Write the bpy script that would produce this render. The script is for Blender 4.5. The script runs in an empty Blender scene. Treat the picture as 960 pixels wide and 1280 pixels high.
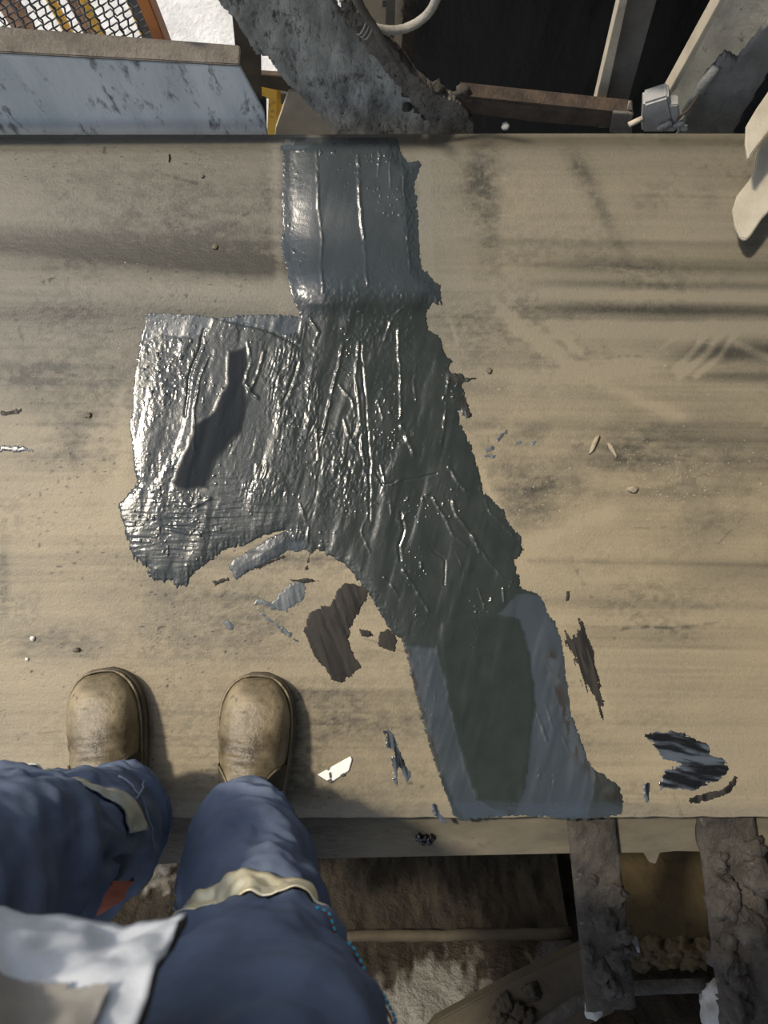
import bpy, bmesh, math, random
import numpy as np
from mathutils import Vector, Matrix
random.seed(7); np.random.seed(7)
S = bpy.context.scene
C = S.collection
# ------------------------------------------------------------------ camera
F = 960.0; H = 1.25; TILT = math.radians(8.0); ROLL = math.radians(0.0)
cam = bpy.data.cameras.new('camera'); camo = bpy.data.objects.new('camera', cam); C.objects.link(camo)
cam.sensor_fit = 'HORIZONTAL'; cam.sensor_width = 36; cam.lens = 36 * F / 960
camo.location = (0, 0, H); camo.rotation_euler = (TILT, ROLL, 0)
cam.clip_start = 0.02; cam.dof.use_dof = True; cam.dof.focus_distance = 1.27; cam.dof.aperture_fstop = 8
S.camera = camo
# ------------------------------------------------------------------ light
w = bpy.data.worlds.new('sky'); S.world = w; w.use_nodes = True
nt = w.node_tree; nt.nodes.clear()
out = nt.nodes.new('ShaderNodeOutputWorld'); bg = nt.nodes.new('ShaderNodeBackground')
sky = nt.nodes.new('ShaderNodeTexSky'); sky.sky_type = 'NISHITA'; sky.sun_disc = False
sky.sun_elevation = math.radians(58); sky.sun_rotation = math.radians(-63); sky.air_density = 1.0; sky.dust_density = 2.0
hs = nt.nodes.new('ShaderNodeHueSaturation'); hs.inputs['Saturation'].default_value = .68
nt.links.new(sky.outputs[0], hs.inputs['Color']); nt.links.new(hs.outputs[0], bg.inputs[0]); nt.links.new(bg.outputs[0], out.inputs[0])
bg.inputs[1].default_value = 0.20
sl = bpy.data.lights.new('sun', 'SUN'); so = bpy.data.objects.new('sun', sl); C.objects.link(so)
SUN = Vector((-0.62, 0.30, 1.0)).normalized()
so.rotation_euler = SUN.to_track_quat('Z', 'Y').to_euler(); so.location = SUN * 5
sl.energy = 3.5; sl.angle = math.radians(4.5); sl.color = (1.0, 0.89, 0.72)
S.view_settings.view_transform = 'Standard'; S.view_settings.look = 'None'
S.view_settings.exposure = 0.0; S.view_settings.gamma = 1.0; S.view_settings.use_curve_mapping = False

# ------------------------------------------------------------------ rays between the belt plane and the picture frame
ct, st = math.cos(TILT), math.sin(TILT)
def ray(px, py):
    x = (px - 480) / F; y = (640 - py) / F
    return Vector((x, y * ct + st, y * st - ct))      # camera (x,y,-1) turned by the tilt about X
def PZ(px, py, z=0.0):
    d = ray(px, py); t = (z - H) / d.z
    return Vector((0, 0, H)) + d * t
def PY(px, py, Y):
    d = ray(px, py); t = Y / d.y
    return Vector((0, 0, H)) + d * t
def proj(X, Y, Z):
    dz = Z - H
    zc = Y * st - dz * ct; yc = Y * ct + dz * st
    return 480 + F * X / zc, 640 - F * yc / zc

# ------------------------------------------------------------------ numeric noise
_tab = [np.random.RandomState(k).rand(256, 256) for k in range(8)]
def vnoise(x, y, k=0):
    t = _tab[k % 8]; xi = np.floor(x).astype(int); yi = np.floor(y).astype(int)
    fx = x - xi; fy = y - yi; fx = fx * fx * (3 - 2 * fx); fy = fy * fy * (3 - 2 * fy)
    a = t[xi & 255, yi & 255]; b = t[(xi + 1) & 255, yi & 255]; c = t[xi & 255, (yi + 1) & 255]; d = t[(xi + 1) & 255, (yi + 1) & 255]
    return (a * (1 - fx) + b * fx) * (1 - fy) + (c * (1 - fx) + d * fx) * fy
def fbm(x, y, o=4, k=0):
    s = 0; a = 0.5
    for i in range(o):
        s = s + a * vnoise(x + 17.3 * i, y + 9.1 * i, k + i); x = x * 2.03; y = y * 2.03; a *= 0.5
    return s
def sstep(a, b, x):
    t = np.clip((x - a) / (b - a), 0, 1); return t * t * (3 - 2 * t)
def gauss(u, v, cu, cv, su, sv, ang=0):
    a = math.radians(ang); du = u - cu; dv = v - cv
    x = du * math.cos(a) + dv * math.sin(a); y = -du * math.sin(a) + dv * math.cos(a)
    return np.exp(-0.5 * ((x / su) ** 2 + (y / sv) ** 2))
def segdist(u, v, pts, closed=False):
    d = np.full(u.shape, 1e9); n = len(pts)
    for i in range(n if closed else n - 1):
        x0, y0 = pts[i]; x1, y1 = pts[(i + 1) % n]; dx, dy = x1 - x0, y1 - y0; L = dx * dx + dy * dy + 1e-9
        t = np.clip(((u - x0) * dx + (v - y0) * dy) / L, 0, 1)
        d = np.minimum(d, (u - x0 - t * dx) ** 2 + (v - y0 - t * dy) ** 2)
    return np.sqrt(d)
def inside(u, v, pts):
    r = np.zeros(u.shape, bool); n = len(pts)
    for i in range(n):
        x0, y0 = pts[i]; x1, y1 = pts[(i + 1) % n]
        if y0 == y1: continue
        c = ((y0 > v) != (y1 > v)) & (u < (x1 - x0) * (v - y0) / (y1 - y0) + x0); r ^= c
    return r
def sdf(u, v, pts):
    d = segdist(u, v, pts, True); return np.where(inside(u, v, pts), d, -d)

# ------------------------------------------------------------------ materials
def mat(name, c1, c2, scale=8, rough=0.7, rough2=None, bump=0.3, bscale=None, stretch=(1, 1, 1), metallic=0.0, c3=None, spot=0.62, spec=0.5, detail=8, dist=0.01):
    m = bpy.data.materials.new(name); m.use_nodes = True; n = m.node_tree; L = n.links
    p = n.nodes['Principled BSDF']; p.inputs['Metallic'].default_value = metallic; p.inputs['Specular IOR Level'].default_value = spec
    tc = n.nodes.new('ShaderNodeTexCoord'); mp = n.nodes.new('ShaderNodeMapping'); mp.inputs['Scale'].default_value = stretch
    L.new(tc.outputs['Object'], mp.inputs[0])
    def noise(s, d, r=0.6):
        q = n.nodes.new('ShaderNodeTexNoise'); q.inputs['Scale'].default_value = s; q.inputs['Detail'].default_value = d; q.inputs['Roughness'].default_value = r
        L.new(mp.outputs[0], q.inputs['Vector']); return q
    n1 = noise(scale, detail)
    cr = n.nodes.new('ShaderNodeValToRGB'); cr.color_ramp.elements[0].position = 0.35; cr.color_ramp.elements[1].position = 0.65
    cr.color_ramp.elements[0].color = (*c1, 1); cr.color_ramp.elements[1].color = (*c2, 1)
    L.new(n1.outputs[0], cr.inputs[0]); col = cr.outputs[0]
    if c3:
        n2 = noise(scale * 3.1, 6, 0.7); r2 = n.nodes.new('ShaderNodeValToRGB')
        r2.color_ramp.elements[0].position = spot - 0.06; r2.color_ramp.elements[1].position = spot + 0.06
        mx = n.nodes.new('ShaderNodeMix'); mx.data_type = 'RGBA'; mx.inputs[7].default_value = (*c3, 1)
        L.new(n2.outputs[0], r2.inputs[0]); L.new(r2.outputs[0], mx.inputs[0]); L.new(col, mx.inputs[6]); col = mx.outputs[2]
    L.new(col, p.inputs['Base Color'])
    if rough2 is not None:
        mr = n.nodes.new('ShaderNodeMapRange'); mr.inputs[1].default_value = 0.3; mr.inputs[2].default_value = 0.7; mr.inputs[3].default_value = rough; mr.inputs[4].default_value = rough2
        L.new(n1.outputs[0], mr.inputs[0]); L.new(mr.outputs[0], p.inputs['Roughness'])
    else: p.inputs['Roughness'].default_value = rough
    if bump:
        n3 = noise(bscale or scale * 5, 8, 0.65); b = n.nodes.new('ShaderNodeBump'); b.inputs['Strength'].default_value = bump; b.inputs['Distance'].default_value = dist
        L.new(n3.outputs[0], b.inputs['Height']); L.new(b.outputs[0], p.inputs['Normal'])
    return m

MT = {}
MT['steel_blue'] = mat('galvanised_steel', (.56, .60, .60), (.76, .78, .77), 14, .55, .7, .25, 60, (1, 1, .30), 0, (.15, .15, .145), .61)
MT['steel_mud'] = mat('muddy_steel', (.19, .185, .165), (.50, .485, .43), 26, .8, None, .8, 70, (1, 1, .45), 0, (.085, .08, .07), .60)
MT['shade_sheet'] = mat('dull_shade_sheet', (.10, .10, .09), (.17, .165, .15), 6, .7, None, .2, 40)
MT['dust'] = mat('dust_crust', (.12, .105, .085), (.20, .18, .15), 20, .95, None, .7, 90)
MT['mud'] = mat('dried_mud', (.034, .029, .024), (.088, .077, .063), 16, .9, None, .9, 60, c3=(.20, .19, .175), spot=.68, dist=.02)
MT['mud_brown'] = mat('brown_mud', (.020, .015, .009), (.05, .038, .023), 9, .85, None, .9, 40, c3=(.02, .015, .01), spot=.6, dist=.02)
MT['rust'] = mat('rusty_steel', (.035, .024, .017), (.085, .058, .038), 30, .8, None, .6, 90)
MT['dark_brown'] = mat('brown_painted_steel', (.05, .035, .022), (.085, .06, .038), 20, .75, None, .3, 90)
MT['orange'] = mat('orange_painted_steel', (.50, .15, .03), (.62, .22, .05), 18, .5, None, .2, 80)
MT['yellow'] = mat('yellow_painted_steel', (.72, .42, .02), (.80, .52, .05), 12, .5, None, .2, 70, c3=(.30, .16, .08), spot=.62)
MT['pinkrust'] = mat('sunlit_rusty_post', (.40, .24, .15), (.55, .36, .24), 20, .8, None, .4, 70, c3=(.16, .06, .03), spot=.6)
MT['wire'] = mat('dark_mesh_wire', (.05, .05, .05), (.10, .10, .10), 30, .6, None, .2)
MT['concrete'] = mat('pale_concrete', (.55, .55, .53), (.75, .75, .73), 12, .95, None, .6, 60, c3=(.42, .41, .38), spot=.68, dist=.03)
MT['black_rubber'] = mat('black_rubber_sheet', (.004, .005, .007), (.009, .011, .014), 4, .7, None, .5, 10, (1, 1, .3), spec=.2, dist=.05)
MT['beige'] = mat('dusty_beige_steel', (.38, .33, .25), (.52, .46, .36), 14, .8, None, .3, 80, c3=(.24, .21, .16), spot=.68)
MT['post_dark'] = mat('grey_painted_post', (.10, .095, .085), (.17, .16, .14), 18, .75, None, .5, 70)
MT['post_right'] = mat('post_cover', (.15, .155, .15), (.24, .24, .225), 12, .85, None, .8, 38, c3=(.09, .09, .088), spot=.66)
MT['post_sun'] = mat('sunlit_tan_plate', (.32, .30, .25), (.48, .45, .36), 12, .85, None, .8, 38, c3=(.12, .12, .115), spot=.66)  # lighter, warmer tone puts sunlight into the plate colour
MT['pale_strap'] = mat('pale_dusty_strap', (.40, .36, .28), (.50, .46, .37), 20, .8, None, .25, 120)
MT['block'] = mat('chalky_grey_block', (.26, .26, .25), (.38, .38, .37), 30, .9, None, .5, 90)
MT['frame'] = mat('dusty_frame_steel', (.075, .066, .046), (.15, .132, .095), 14, .75, .9, .4, 80, (.4, 1, 1), 0, (.07, .06, .045), .66)
MT['frame_dark'] = mat('brown_frame_steel', (.042, .033, .019), (.07, .056, .034), 10, .8, None, .3, 60)
MT['hose'] = mat('dusty_hose', (.26, .24, .20), (.38, .35, .30), 40, .9, None, .4, 120)
MT['salt'] = mat('pale_crystalline_deposit', (.25, .24, .21), (.48, .46, .42), 30, .9, None, 1.0, 140, c3=(.14, .11, .07), spot=.60, dist=.01)
MT['tan_wall'] = mat('ochre_stained_steel', (.055, .039, .016), (.105, .076, .031), 8, .8, None, .4, 40, (1, 1, .5), 0, (.04, .028, .014), .62)
MT['paper'] = mat('white_scrap', (.80, .80, .77), (.88, .88, .85), 30, .7, None, .1)
MT['ink'] = mat('dark_scrap_marks', (.05, .05, .045), (.09, .085, .08), 30, .7, None, .1)
MT['crumb'] = mat('dried_mud_crumb', (.13, .11, .08), (.22, .19, .14), 60, .95, None, .5, 200)
MT['crumb_tan'] = mat('tan_dust_crumb', (.30, .25, .17), (.42, .36, .26), 60, .95, None, .5, 200)
MT['crumb_pale'] = mat('pale_stone_crumb', (.60, .58, .52), (.75, .72, .66), 60, .9, None, .3, 200)
MT['navy'] = mat('navy_work_cloth', (.040, .050, .078), (.062, .078, .118), 7, .9, None, .25, 500, c3=(.07, .085, .12), spot=.70, spec=.15, dist=.002)
MT['navy_worn'] = mat('worn_blue_work_cloth', (.095, .122, .185), (.145, .18, .255), 9, .9, None, .25, 500, c3=(.17, .20, .26), spot=.70, spec=.15, dist=.002)
MT['seam'] = mat('pale_seam_thread', (.17, .21, .30), (.24, .28, .38), 60, .9, None, .1)
MT['cyan'] = mat('cyan_stitching', (.03, .28, .42), (.06, .40, .55), 60, .8, None, .1)
MT['red'] = mat('red_stitching', (.22, .03, .03), (.30, .05, .04), 60, .8, None, .1)
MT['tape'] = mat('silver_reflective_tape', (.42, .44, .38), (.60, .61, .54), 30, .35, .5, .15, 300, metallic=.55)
MT['tape_sunlit'] = mat('sunlit_reflective_tape', (.85, .76, .50), (.92, .86, .66), 30, .32, .45, .15, 300, metallic=.45)  # brighter, warmer copy of the tape with sunlight put into its colour
MT['orange_cloth'] = mat('orange_cloth_panel', (.25, .06, .03), (.38, .10, .045), 20, .85, None, .2, 300)
MT['jacket'] = mat('light_grey_jacket_cloth', (.50, .53, .58), (.68, .70, .73), 7, .9, None, .2, 300, c3=(.26, .28, .31), spot=.68, spec=.2)
MT['jacket_in'] = mat('dark_jacket_lining', (.03, .028, .026), (.06, .055, .05), 12, .9, None, .2, 200)
MT['jacket_hem'] = mat('dusty_brown_jacket_pocket', (.20, .185, .165), (.30, .28, .25), 12, .9, None, .2, 200)
MT['leather'] = mat('dusty_brown_leather', (.075, .058, .032), (.27, .22, .135), 17, .25, .48, .55, 85, c3=(.055, .042, .024), spot=.62, dist=.004)
MT['sole'] = mat('dusty_boot_sole', (.07, .058, .038), (.14, .115, .075), 30, .8, None, .3, 90)
MT['elastic'] = mat('brown_elastic', (.035, .026, .016), (.065, .05, .032), 60, .9, None, .5, 300)
MT['skin'] = mat('skin', (.42, .24, .16), (.50, .30, .21), 20, .5, None, .1)
MT['hair'] = mat('dark_hair', (.015, .011, .008), (.03, .022, .016), 60, .6, None, .3)
def tone_mat(name, c1, c2, r1, r2, sp=.5):
    m = bpy.data.materials.new(name); m.use_nodes = True; n = m.node_tree; L = n.links; p = n.nodes['Principled BSDF']
    at = n.nodes.new('ShaderNodeAttribute'); at.attribute_name = 'tone'; mx = n.nodes.new('ShaderNodeMix'); mx.data_type = 'RGBA'
    mx.inputs[6].default_value = (*c1, 1); mx.inputs[7].default_value = (*c2, 1); L.new(at.outputs['Fac'], mx.inputs[0]); L.new(mx.outputs[2], p.inputs['Base Color'])
    mr = n.nodes.new('ShaderNodeMapRange'); mr.inputs[3].default_value = r1; mr.inputs[4].default_value = r2; L.new(at.outputs['Fac'], mr.inputs[0]); L.new(mr.outputs[0], p.inputs['Roughness'])
    p.inputs['Specular IOR Level'].default_value = sp; return m
MT['smear_dark'] = tone_mat('dry_black_smear', (.008, .0075, .007), (.034, .030, .025), .5, .8, .3)
MT['smear_grey'] = tone_mat('grey_compound_smear', (.060, .072, .080), (.11, .125, .135), .28, .5)
MT['smear_blue'] = tone_mat('wet_blue_black_smear', (.010, .011, .013), (.085, .105, .13), .18, .4)
# ------------------------------------------------------------------ object helpers
def link(name, me, m, parent=None, smooth=True, local=False):
    o = bpy.data.objects.new(name, me); C.objects.link(o)
    for q in (m if isinstance(m, (list, tuple)) else [m]): me.materials.append(q)
    if smooth: me.polygons.foreach_set('use_smooth', [True] * len(me.polygons))
    if parent:
        o.parent = parent
        if not local: o.matrix_parent_inverse = parent.matrix_basis.inverted()
    return o
def tag(o, label=None, cat=None, group=None, kind=None):
    if label: o['label'] = label
    if cat: o['category'] = cat
    if group: o['group'] = group
    if kind: o['kind'] = kind
    return o
def thing(name, label, cat, loc=(0, 0, 0), group=None):
    o = bpy.data.objects.new(name, None); C.objects.link(o); o.location = loc; o.empty_display_size = .05
    return tag(o, label, cat, group)
def mesh_np(name, V, Fq, attrs=None):
    V = np.asarray(V, np.float32); Fq = np.asarray(Fq, np.int32); k = Fq.shape[1]
    me = bpy.data.meshes.new(name); me.vertices.add(len(V)); me.vertices.foreach_set('co', V.ravel())
    me.loops.add(Fq.size); me.loops.foreach_set('vertex_index', Fq.ravel())
    me.polygons.add(len(Fq)); me.polygons.foreach_set('loop_start', np.arange(0, Fq.size, k, dtype=np.int32))
    for a, val in (attrs or {}).items():
        at = me.attributes.new(a, 'FLOAT', 'POINT'); at.data.foreach_set('value', np.asarray(val, np.float32).ravel())
    me.update(); me.validate(); return me
def bm_mesh(name, bm):
    bmesh.ops.recalc_face_normals(bm, faces=bm.faces)
    me = bpy.data.meshes.new(name); bm.to_mesh(me); bm.free(); return me
def prism(pts, off, bevel=0.0):
    """closed outline (3D points) pushed along off"""
    bm = bmesh.new(); a = [bm.verts.new(p) for p in pts]; b = [bm.verts.new(Vector(p) + Vector(off)) for p in pts]; n = len(a)
    bm.faces.new(a); bm.faces.new(b[::-1])
    for i in range(n): bm.faces.new((a[i], b[i], b[(i + 1) % n], a[(i + 1) % n]))
    if bevel:
        bmesh.ops.recalc_face_normals(bm, faces=bm.faces)
        bmesh.ops.bevel(bm, geom=[e for e in bm.edges if e.calc_face_angle(0) > .5], offset=bevel, segments=2, affect='EDGES', clamp_overlap=True)
    return bm
def bar(p0, p1, wv, dv, bevel=0.002):
    """box from p0 to p1; wv, dv the two cross-section vectors (full size)"""
    wv = Vector(wv); dv = Vector(dv); p0 = Vector(p0) - wv / 2 - dv / 2
    return prism([p0, p0 + wv, p0 + wv + dv, p0 + dv], Vector(p1) - Vector(p0) - wv / 2 - dv / 2, bevel)
def tube(pts, r, n=12, caps=True, jitter=0.0):
    bm = bmesh.new(); pts = [Vector(p) for p in pts]; rings = []
    up = Vector((0, 0, 1)); rs = r if isinstance(r, (list, tuple)) else [r] * len(pts)
    for i, p in enumerate(pts):
        t = (pts[min(i + 1, len(pts) - 1)] - pts[max(i - 1, 0)]).normalized()
        a = t.cross(up)
        if a.length < .05: a = t.cross(Vector((0, 1, 0)))
        a.normalize(); b = a.cross(t)
        rings.append([bm.verts.new(p + (a * math.cos(q) + b * math.sin(q)) * rs[i] * (1 + random.uniform(-jitter, jitter))) for q in [2 * math.pi * k / n for k in range(n)]])
    for i in range(len(rings) - 1):
        for k in range(n): bm.faces.new((rings[i][k], rings[i][(k + 1) % n], rings[i + 1][(k + 1) % n], rings[i + 1][k]))
    if caps: bm.faces.new(rings[0][::-1]); bm.faces.new(rings[-1])
    return bm
def curve_pts(ctrl, n=24):
    P = [Vector(p) for p in ctrl]; P = [P[0] * 2 - P[1]] + P + [P[-1] * 2 - P[-2]]; r = []
    for i in range(1, len(P) - 2):
        for k in range(n):
            t = k / n; a, b, c, d = P[i - 1], P[i], P[i + 1], P[i + 2]
            r.append(.5 * ((2 * b) + (c - a) * t + (2 * a - 5 * b + 4 * c - d) * t * t + (3 * b - a - 3 * c + d) * t ** 3))
    r.append(P[-2]); return r
def lump(bm, c, r, seed=0, sq=(1, 1, 1), sub=3, amp=.35, fr=1.6):
    g = bmesh.ops.create_icosphere(bm, subdivisions=sub, radius=1)
    from mathutils import noise
    for v in g['verts']:
        d = v.co.copy(); k = 1 + amp * noise.fractal(d * fr + Vector((seed * 3.7, seed * 1.3, seed)), .8, 2.2, 4)
        v.co = Vector(c) + Vector((d.x * sq[0], d.y * sq[1], d.z * sq[2])) * r * k
# ------------------------------------------------------------------ the setting
def struct(name, me, m): o = link(name, me, m, None, False); o['kind'] = 'structure'; return o
def grid_plane(x0, x1, y0, y1, z, nx, ny, fn):
    X, Y = np.meshgrid(np.linspace(x0, x1, nx), np.linspace(y0, y1, ny)); Z = z + fn(X, Y)
    I = np.arange(nx * ny).reshape(ny, nx)
    q = np.stack([I[:-1, :-1], I[:-1, 1:], I[1:, 1:], I[1:, :-1]], -1).reshape(-1, 4)
    return np.stack([X, Y, Z], -1).reshape(-1, 3), q
V_, Q_ = grid_plane(-4, 4, -3, 5, -1.05, 161, 161, lambda X, Y: .03 * fbm(X * 6, Y * 6, 4))
link('ground', mesh_np('ground', V_, Q_), MT['concrete'])['kind'] = 'structure'
# black rubber curtain behind the belt on the right, hanging in creased folds
nx, nz = 220, 60
Xc, Zc = np.meshgrid(np.linspace(-.02, 1.6, nx), np.linspace(-1.03, .9, nz))
Yc = 1.42 + .05 * fbm(Xc * 5, Zc * 1.2, 3, 2) + .02 * np.abs(fbm(Xc * 14, Zc * 3, 3, 3) - .45) - .1 * Xc
I_ = np.arange(nx * nz).reshape(nz, nx)
q = np.stack([I_[:-1, :-1], I_[:-1, 1:], I_[1:, 1:], I_[1:, :-1]], -1).reshape(-1, 4)
wb = link('wall_back', mesh_np('wall_back', np.stack([Xc, Yc, Zc], -1).reshape(-1, 3), q), MT['black_rubber'])
wb['kind'] = 'structure'; sm = wb.modifiers.new('thick', 'SOLIDIFY'); sm.thickness = .012

def corrugated(name, a0, a1, b0, b1, f):
    n_ = int((a1 - a0) / .025); V = []; Q = []
    for i in range(n_ + 1):
        a = a0 + (a1 - a0) * i / n_; o_ = .018 * math.sin(i * PI_ / 3)
        V += [f(a, b0, o_), f(a, b1, o_)]
        if i: Q.append((2 * i - 2, 2 * i - 1, 2 * i + 1, 2 * i))
    o = struct(name, mesh_np(name, V, Q), MT['shade_sheet']); md = o.modifiers.new('thick', 'SOLIDIFY'); md.thickness = .004
PI_ = math.pi
corrugated('added_shade_roof', -.36, 1.9, -1.8, 3.3, lambda a, b, o_: (a, b, 2.45 + o_))  # unseen roof added to block sky and darken what the patch reflects
corrugated('added_shade_wall', -1.8, 1.75, -1.05, 2.45, lambda a, b, o_: (1.9 + o_, a, b))  # unseen dark wall added to shade the right side
# ------------------------------------------------------------------ conveyor belt
Y1 = PZ(480, 163).y; Y0 = PZ(600, 1024).y
def belt_z(X, Y):
    z = -0.03 * sstep(Y1 - .05, Y1 + .012, Y) ** 1.5
    z = z + .010 * np.exp(-((Y - .56 - .02 * X) / .05) ** 2) - .006 * np.exp(-((Y - .66) / .05) ** 2)
    z = z + .004 * np.sin(Y * 9 + X * .8) * sstep(-.2, .3, X)
    z = z - .012 * sstep(Y0 + .03, Y0 - .01, Y)
    return z
xs = np.concatenate([np.linspace(-2.2, -.86, 30), np.linspace(-.84, .84, 480), np.linspace(.86, 2.2, 30)])
ys = np.linspace(Y0, Y1 + .012, 640)
X, Y = np.meshgrid(xs, ys); Z = belt_z(X, Y)
U, V = proj(X, Y, Z)
edge_w = .004 * (fbm(X * 30, Y * 0 + 3.0, 3) - .45)
Yw = Y + np.where(np.abs(Y - ys[0]) < .01, edge_w, 0)
wob = 5 * (fbm(U / 160, V / 160, 3, 1) - .45)
Vw = V + wob + (U - 480) * -.012
def band(c, s, sharp=1): return np.exp(-np.abs((Vw - c) / s) ** (2 * sharp))
Lm = 1 - sstep(300, 420, U); Rm = sstep(520, 640, U)
streak = fbm(U / 700, Vw / 5.0, 5, 2)                       # long lines along the run of the belt
streak2 = fbm(U / 420, Vw / 16.0, 4, 3)
dark = .20 * sstep(.40, .66, streak2) + .16 * sstep(.42, .68, streak) + .30 * sstep(.40, .62, fbm(U / 7, V / 5, 5, 3)) * sstep(.34, .62, fbm(U / 90, V / 50, 4, 1))
dark *= .35 + .65 * sstep(.35, .6, fbm(U / 200, V / 130, 3, 5))
Vs = V - .05 * (U - 200)
dark += Lm * (.95 * np.exp(-((V - .09 * U - 304) / 13) ** 2) + .35 * np.exp(-((V - .06 * U - 286) / 8) ** 2) + .3 * np.exp(-((V - .05 * U - 385) / 20) ** 2) - .25 * np.exp(-((V - .06 * U - 345) / 14) ** 2))
dark += Rm * sstep(600, 760, U + .0 * V) * (.6 * band(328, 14) + .55 * band(352, 6) + .8 * band(384, 9) - .3 * band(367, 5) + .95 * sstep(780, 900, U) * band(434, 15) + .7 * sstep(800, 920, U) * band(466, 8) - .3 * band(405, 8))
dark += Rm * (.30 * band(300, 5) + .22 * band(180, 14)) + .25 * band(168, 10) + .18 * Rm * band(205, 6) + .20 * band(870, 9) * sstep(330, 380, U) * sstep(540, 500, U) + .12 * sstep(858, 862, V) * sstep(300, 380, U) * sstep(560, 520, U) + .16 * band(700, 4) + .14 * band(752, 8) + .12 * Lm * band(705, 12) + .15 * Rm * band(655, 7) + .1 * Rm * band(790, 10)
dark += .45 * Rm * band(545, 30) * sstep(.35, .6, fbm(U / 60, V / 30, 4, 6)) + .35 * sstep(780, 900, U) * band(710, 22) + .25 * Rm * band(600, 40) * sstep(.4, .6, fbm(U / 40, V / 25, 4, 2))
# rubbed clean bits and stains with their own outline
mott = fbm(U / 16, V / 9, 5, 4); mott2 = fbm(U / 4.5, V / 3.5, 4, 1)
for (cu, cv, su, sv, an, k) in [(598, 225, 16, 34, 8, .9), (612, 285, 10, 40, 5, .5), (728, 215, 9, 22, -35, .55), (752, 262, 7, 42, -28, .5), (800, 250, 16, 14, 0, .25), (884, 246, 8, 12, -30, .4),
        (90, 545, 12, 22, 10, .6), (112, 520, 8, 6, 0, .5), (60, 575, 70, 12, 0, .3), (45, 470, 60, 30, 0, .5), (170, 450, 90, 28, 5, .45), (240, 275, 90, 40, 0, .55), (120, 260, 90, 60, 0, .3), (310, 320, 60, 22, 0, .4),
        (235, 790, 70, 50, 0, .5), (330, 775, 40, 28, 20, .45), (70, 800, 55, 16, 0, .4), (190, 730, 50, 16, 0, .25), (440, 905, 110, 22, 0, .45), (420, 985, 90, 25, 0, .4), (4, 720, 5, 30, 0, .7),
        (770, 545, 60, 14, 0, .35), (690, 610, 40, 26, 20, .45), (640, 630, 40, 30, 0, .35), (850, 580, 80, 24, 0, .35), (880, 660, 60, 18, -20, .3), (720, 480, 60, 10, 0, .3), (760, 940, 30, 16, 30, .2), (720, 935, 12, 22, -30, .3)]:
    dark += k * gauss(U, V, cu, cv, su, sv, an) * (.35 + .65 * sstep(.30, .64, .55 * mott + .45 * mott2))
# hand-wiped pale strokes on the right
wipe = np.zeros_like(U)
for (pl, wd, k) in [([(628, 390), (672, 425), (712, 458), (745, 470)], 9, .8), ([(690, 405), (722, 440)], 6, .5), ([(650, 480), (720, 470), (800, 455), (860, 430)], 14, .4), ([(905, 410), (885, 440), (850, 470)], 5, .8), ([(890, 405), (865, 440), (845, 462)], 5, .7),
        ([(918, 418), (900, 445), (870, 470)], 4, .7), ([(850, 405), (842, 425), (826, 436)], 4, .5), ([(920, 430), (960, 446)], 5, .6), ([(560, 395), (568, 415), (572, 430)], 2, .6), ([(720, 465), (800, 500), (850, 520)], 8, .35),
        ([(650, 690), (700, 660), (760, 640)], 14, .3), ([(600, 590), (640, 680), (660, 720)], 7, .5), ([(530, 200), (532, 300), (536, 340)], 6, .5), ([(345, 185), (346, 300), (352, 385)], 6, .55), ([(148, 490), (155, 560), (140, 640)], 10, .3), ([(700, 780), (760, 900)], 12, .2)]:
    wipe = np.maximum(wipe, k * np.exp(-(segdist(U, V, pl) / wd) ** 2))
rsn = np.random.RandomState(11); scr = np.zeros_like(U)
for k_ in range(70):
    a_ = rsn.uniform(-.35, .35) if k_ % 3 else rsn.uniform(0, 3.1); l_ = rsn.uniform(6, 34); px_, py_ = rsn.uniform(0, 950), rsn.uniform(180, 1010)
    bx = (np.abs(U - px_) < l_ + 6) & (np.abs(V - py_) < l_ + 6)
    if not bx.any(): continue
    d_ = segdist(U[bx], V[bx], [(px_ - l_ * math.cos(a_), py_ - l_ * math.sin(a_)), (px_, py_ + rsn.uniform(-3, 3)), (px_ + l_ * math.cos(a_), py_ + l_ * math.sin(a_))])
    scr[bx] += (rsn.uniform(.2, .55) if k_ % 2 else -rsn.uniform(.15, .3)) * np.exp(-(d_ / rsn.uniform(.8, 2.2)) ** 2) * sstep(.3, .55, vnoise(U[bx] / 5, V[bx] / 5, 2))
dark += scr
dark -= wipe * (.6 + .5 * fbm(U / 8, V / 8, 3, 1))
dark += .10 * sstep(300, 150, V) + .16 * Lm * sstep(560, 300, V)  # shade over the far and left belt, painted into its colour
spk = vnoise(U / 2.2, V / 2.2, 6)
dark += .8 * sstep(.90, .97, spk) * sstep(.45, .6, fbm(U / 50, V / 50, 3, 7)) * (Lm + .4)
dark += .8 * sstep(.88, .95, vnoise(U / 4.5, V / 4.0, 3)) * sstep(.5, .62, fbm(U / 70, V / 60, 3, 2)) * sstep(480, 380, U)
warm = np.clip(sstep(380, 640, V) * (1 - .45 * Rm) + .42 * Rm + .6 * gauss(U, V, 350, 700, 180, 130), 0, 1) * (.75 + .5 * (fbm(U / 90, V / 60, 3, 3) - .3))  # dust tint; greyer far side also paints shade, tanner near left sunlight
rub = .0006 * (fbm(U / 3, V / 3, 3, 2) - .45) + .0010 * (fbm(U / 18, V / 10, 4, 5) - .45) * sstep(.3, .6, dark)
q = np.arange(X.size).reshape(X.shape); q = np.stack([q[:-1, :-1], q[:-1, 1:], q[1:, 1:], q[1:, :-1]], -1).reshape(-1, 4)
me = mesh_np('conveyor_belt', np.stack([X, Yw, Z + rub], -1).reshape(-1, 3), q, {'dark': np.clip(dark, -.4, 1.2), 'warm': np.clip(warm, 0, 1)})
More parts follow.
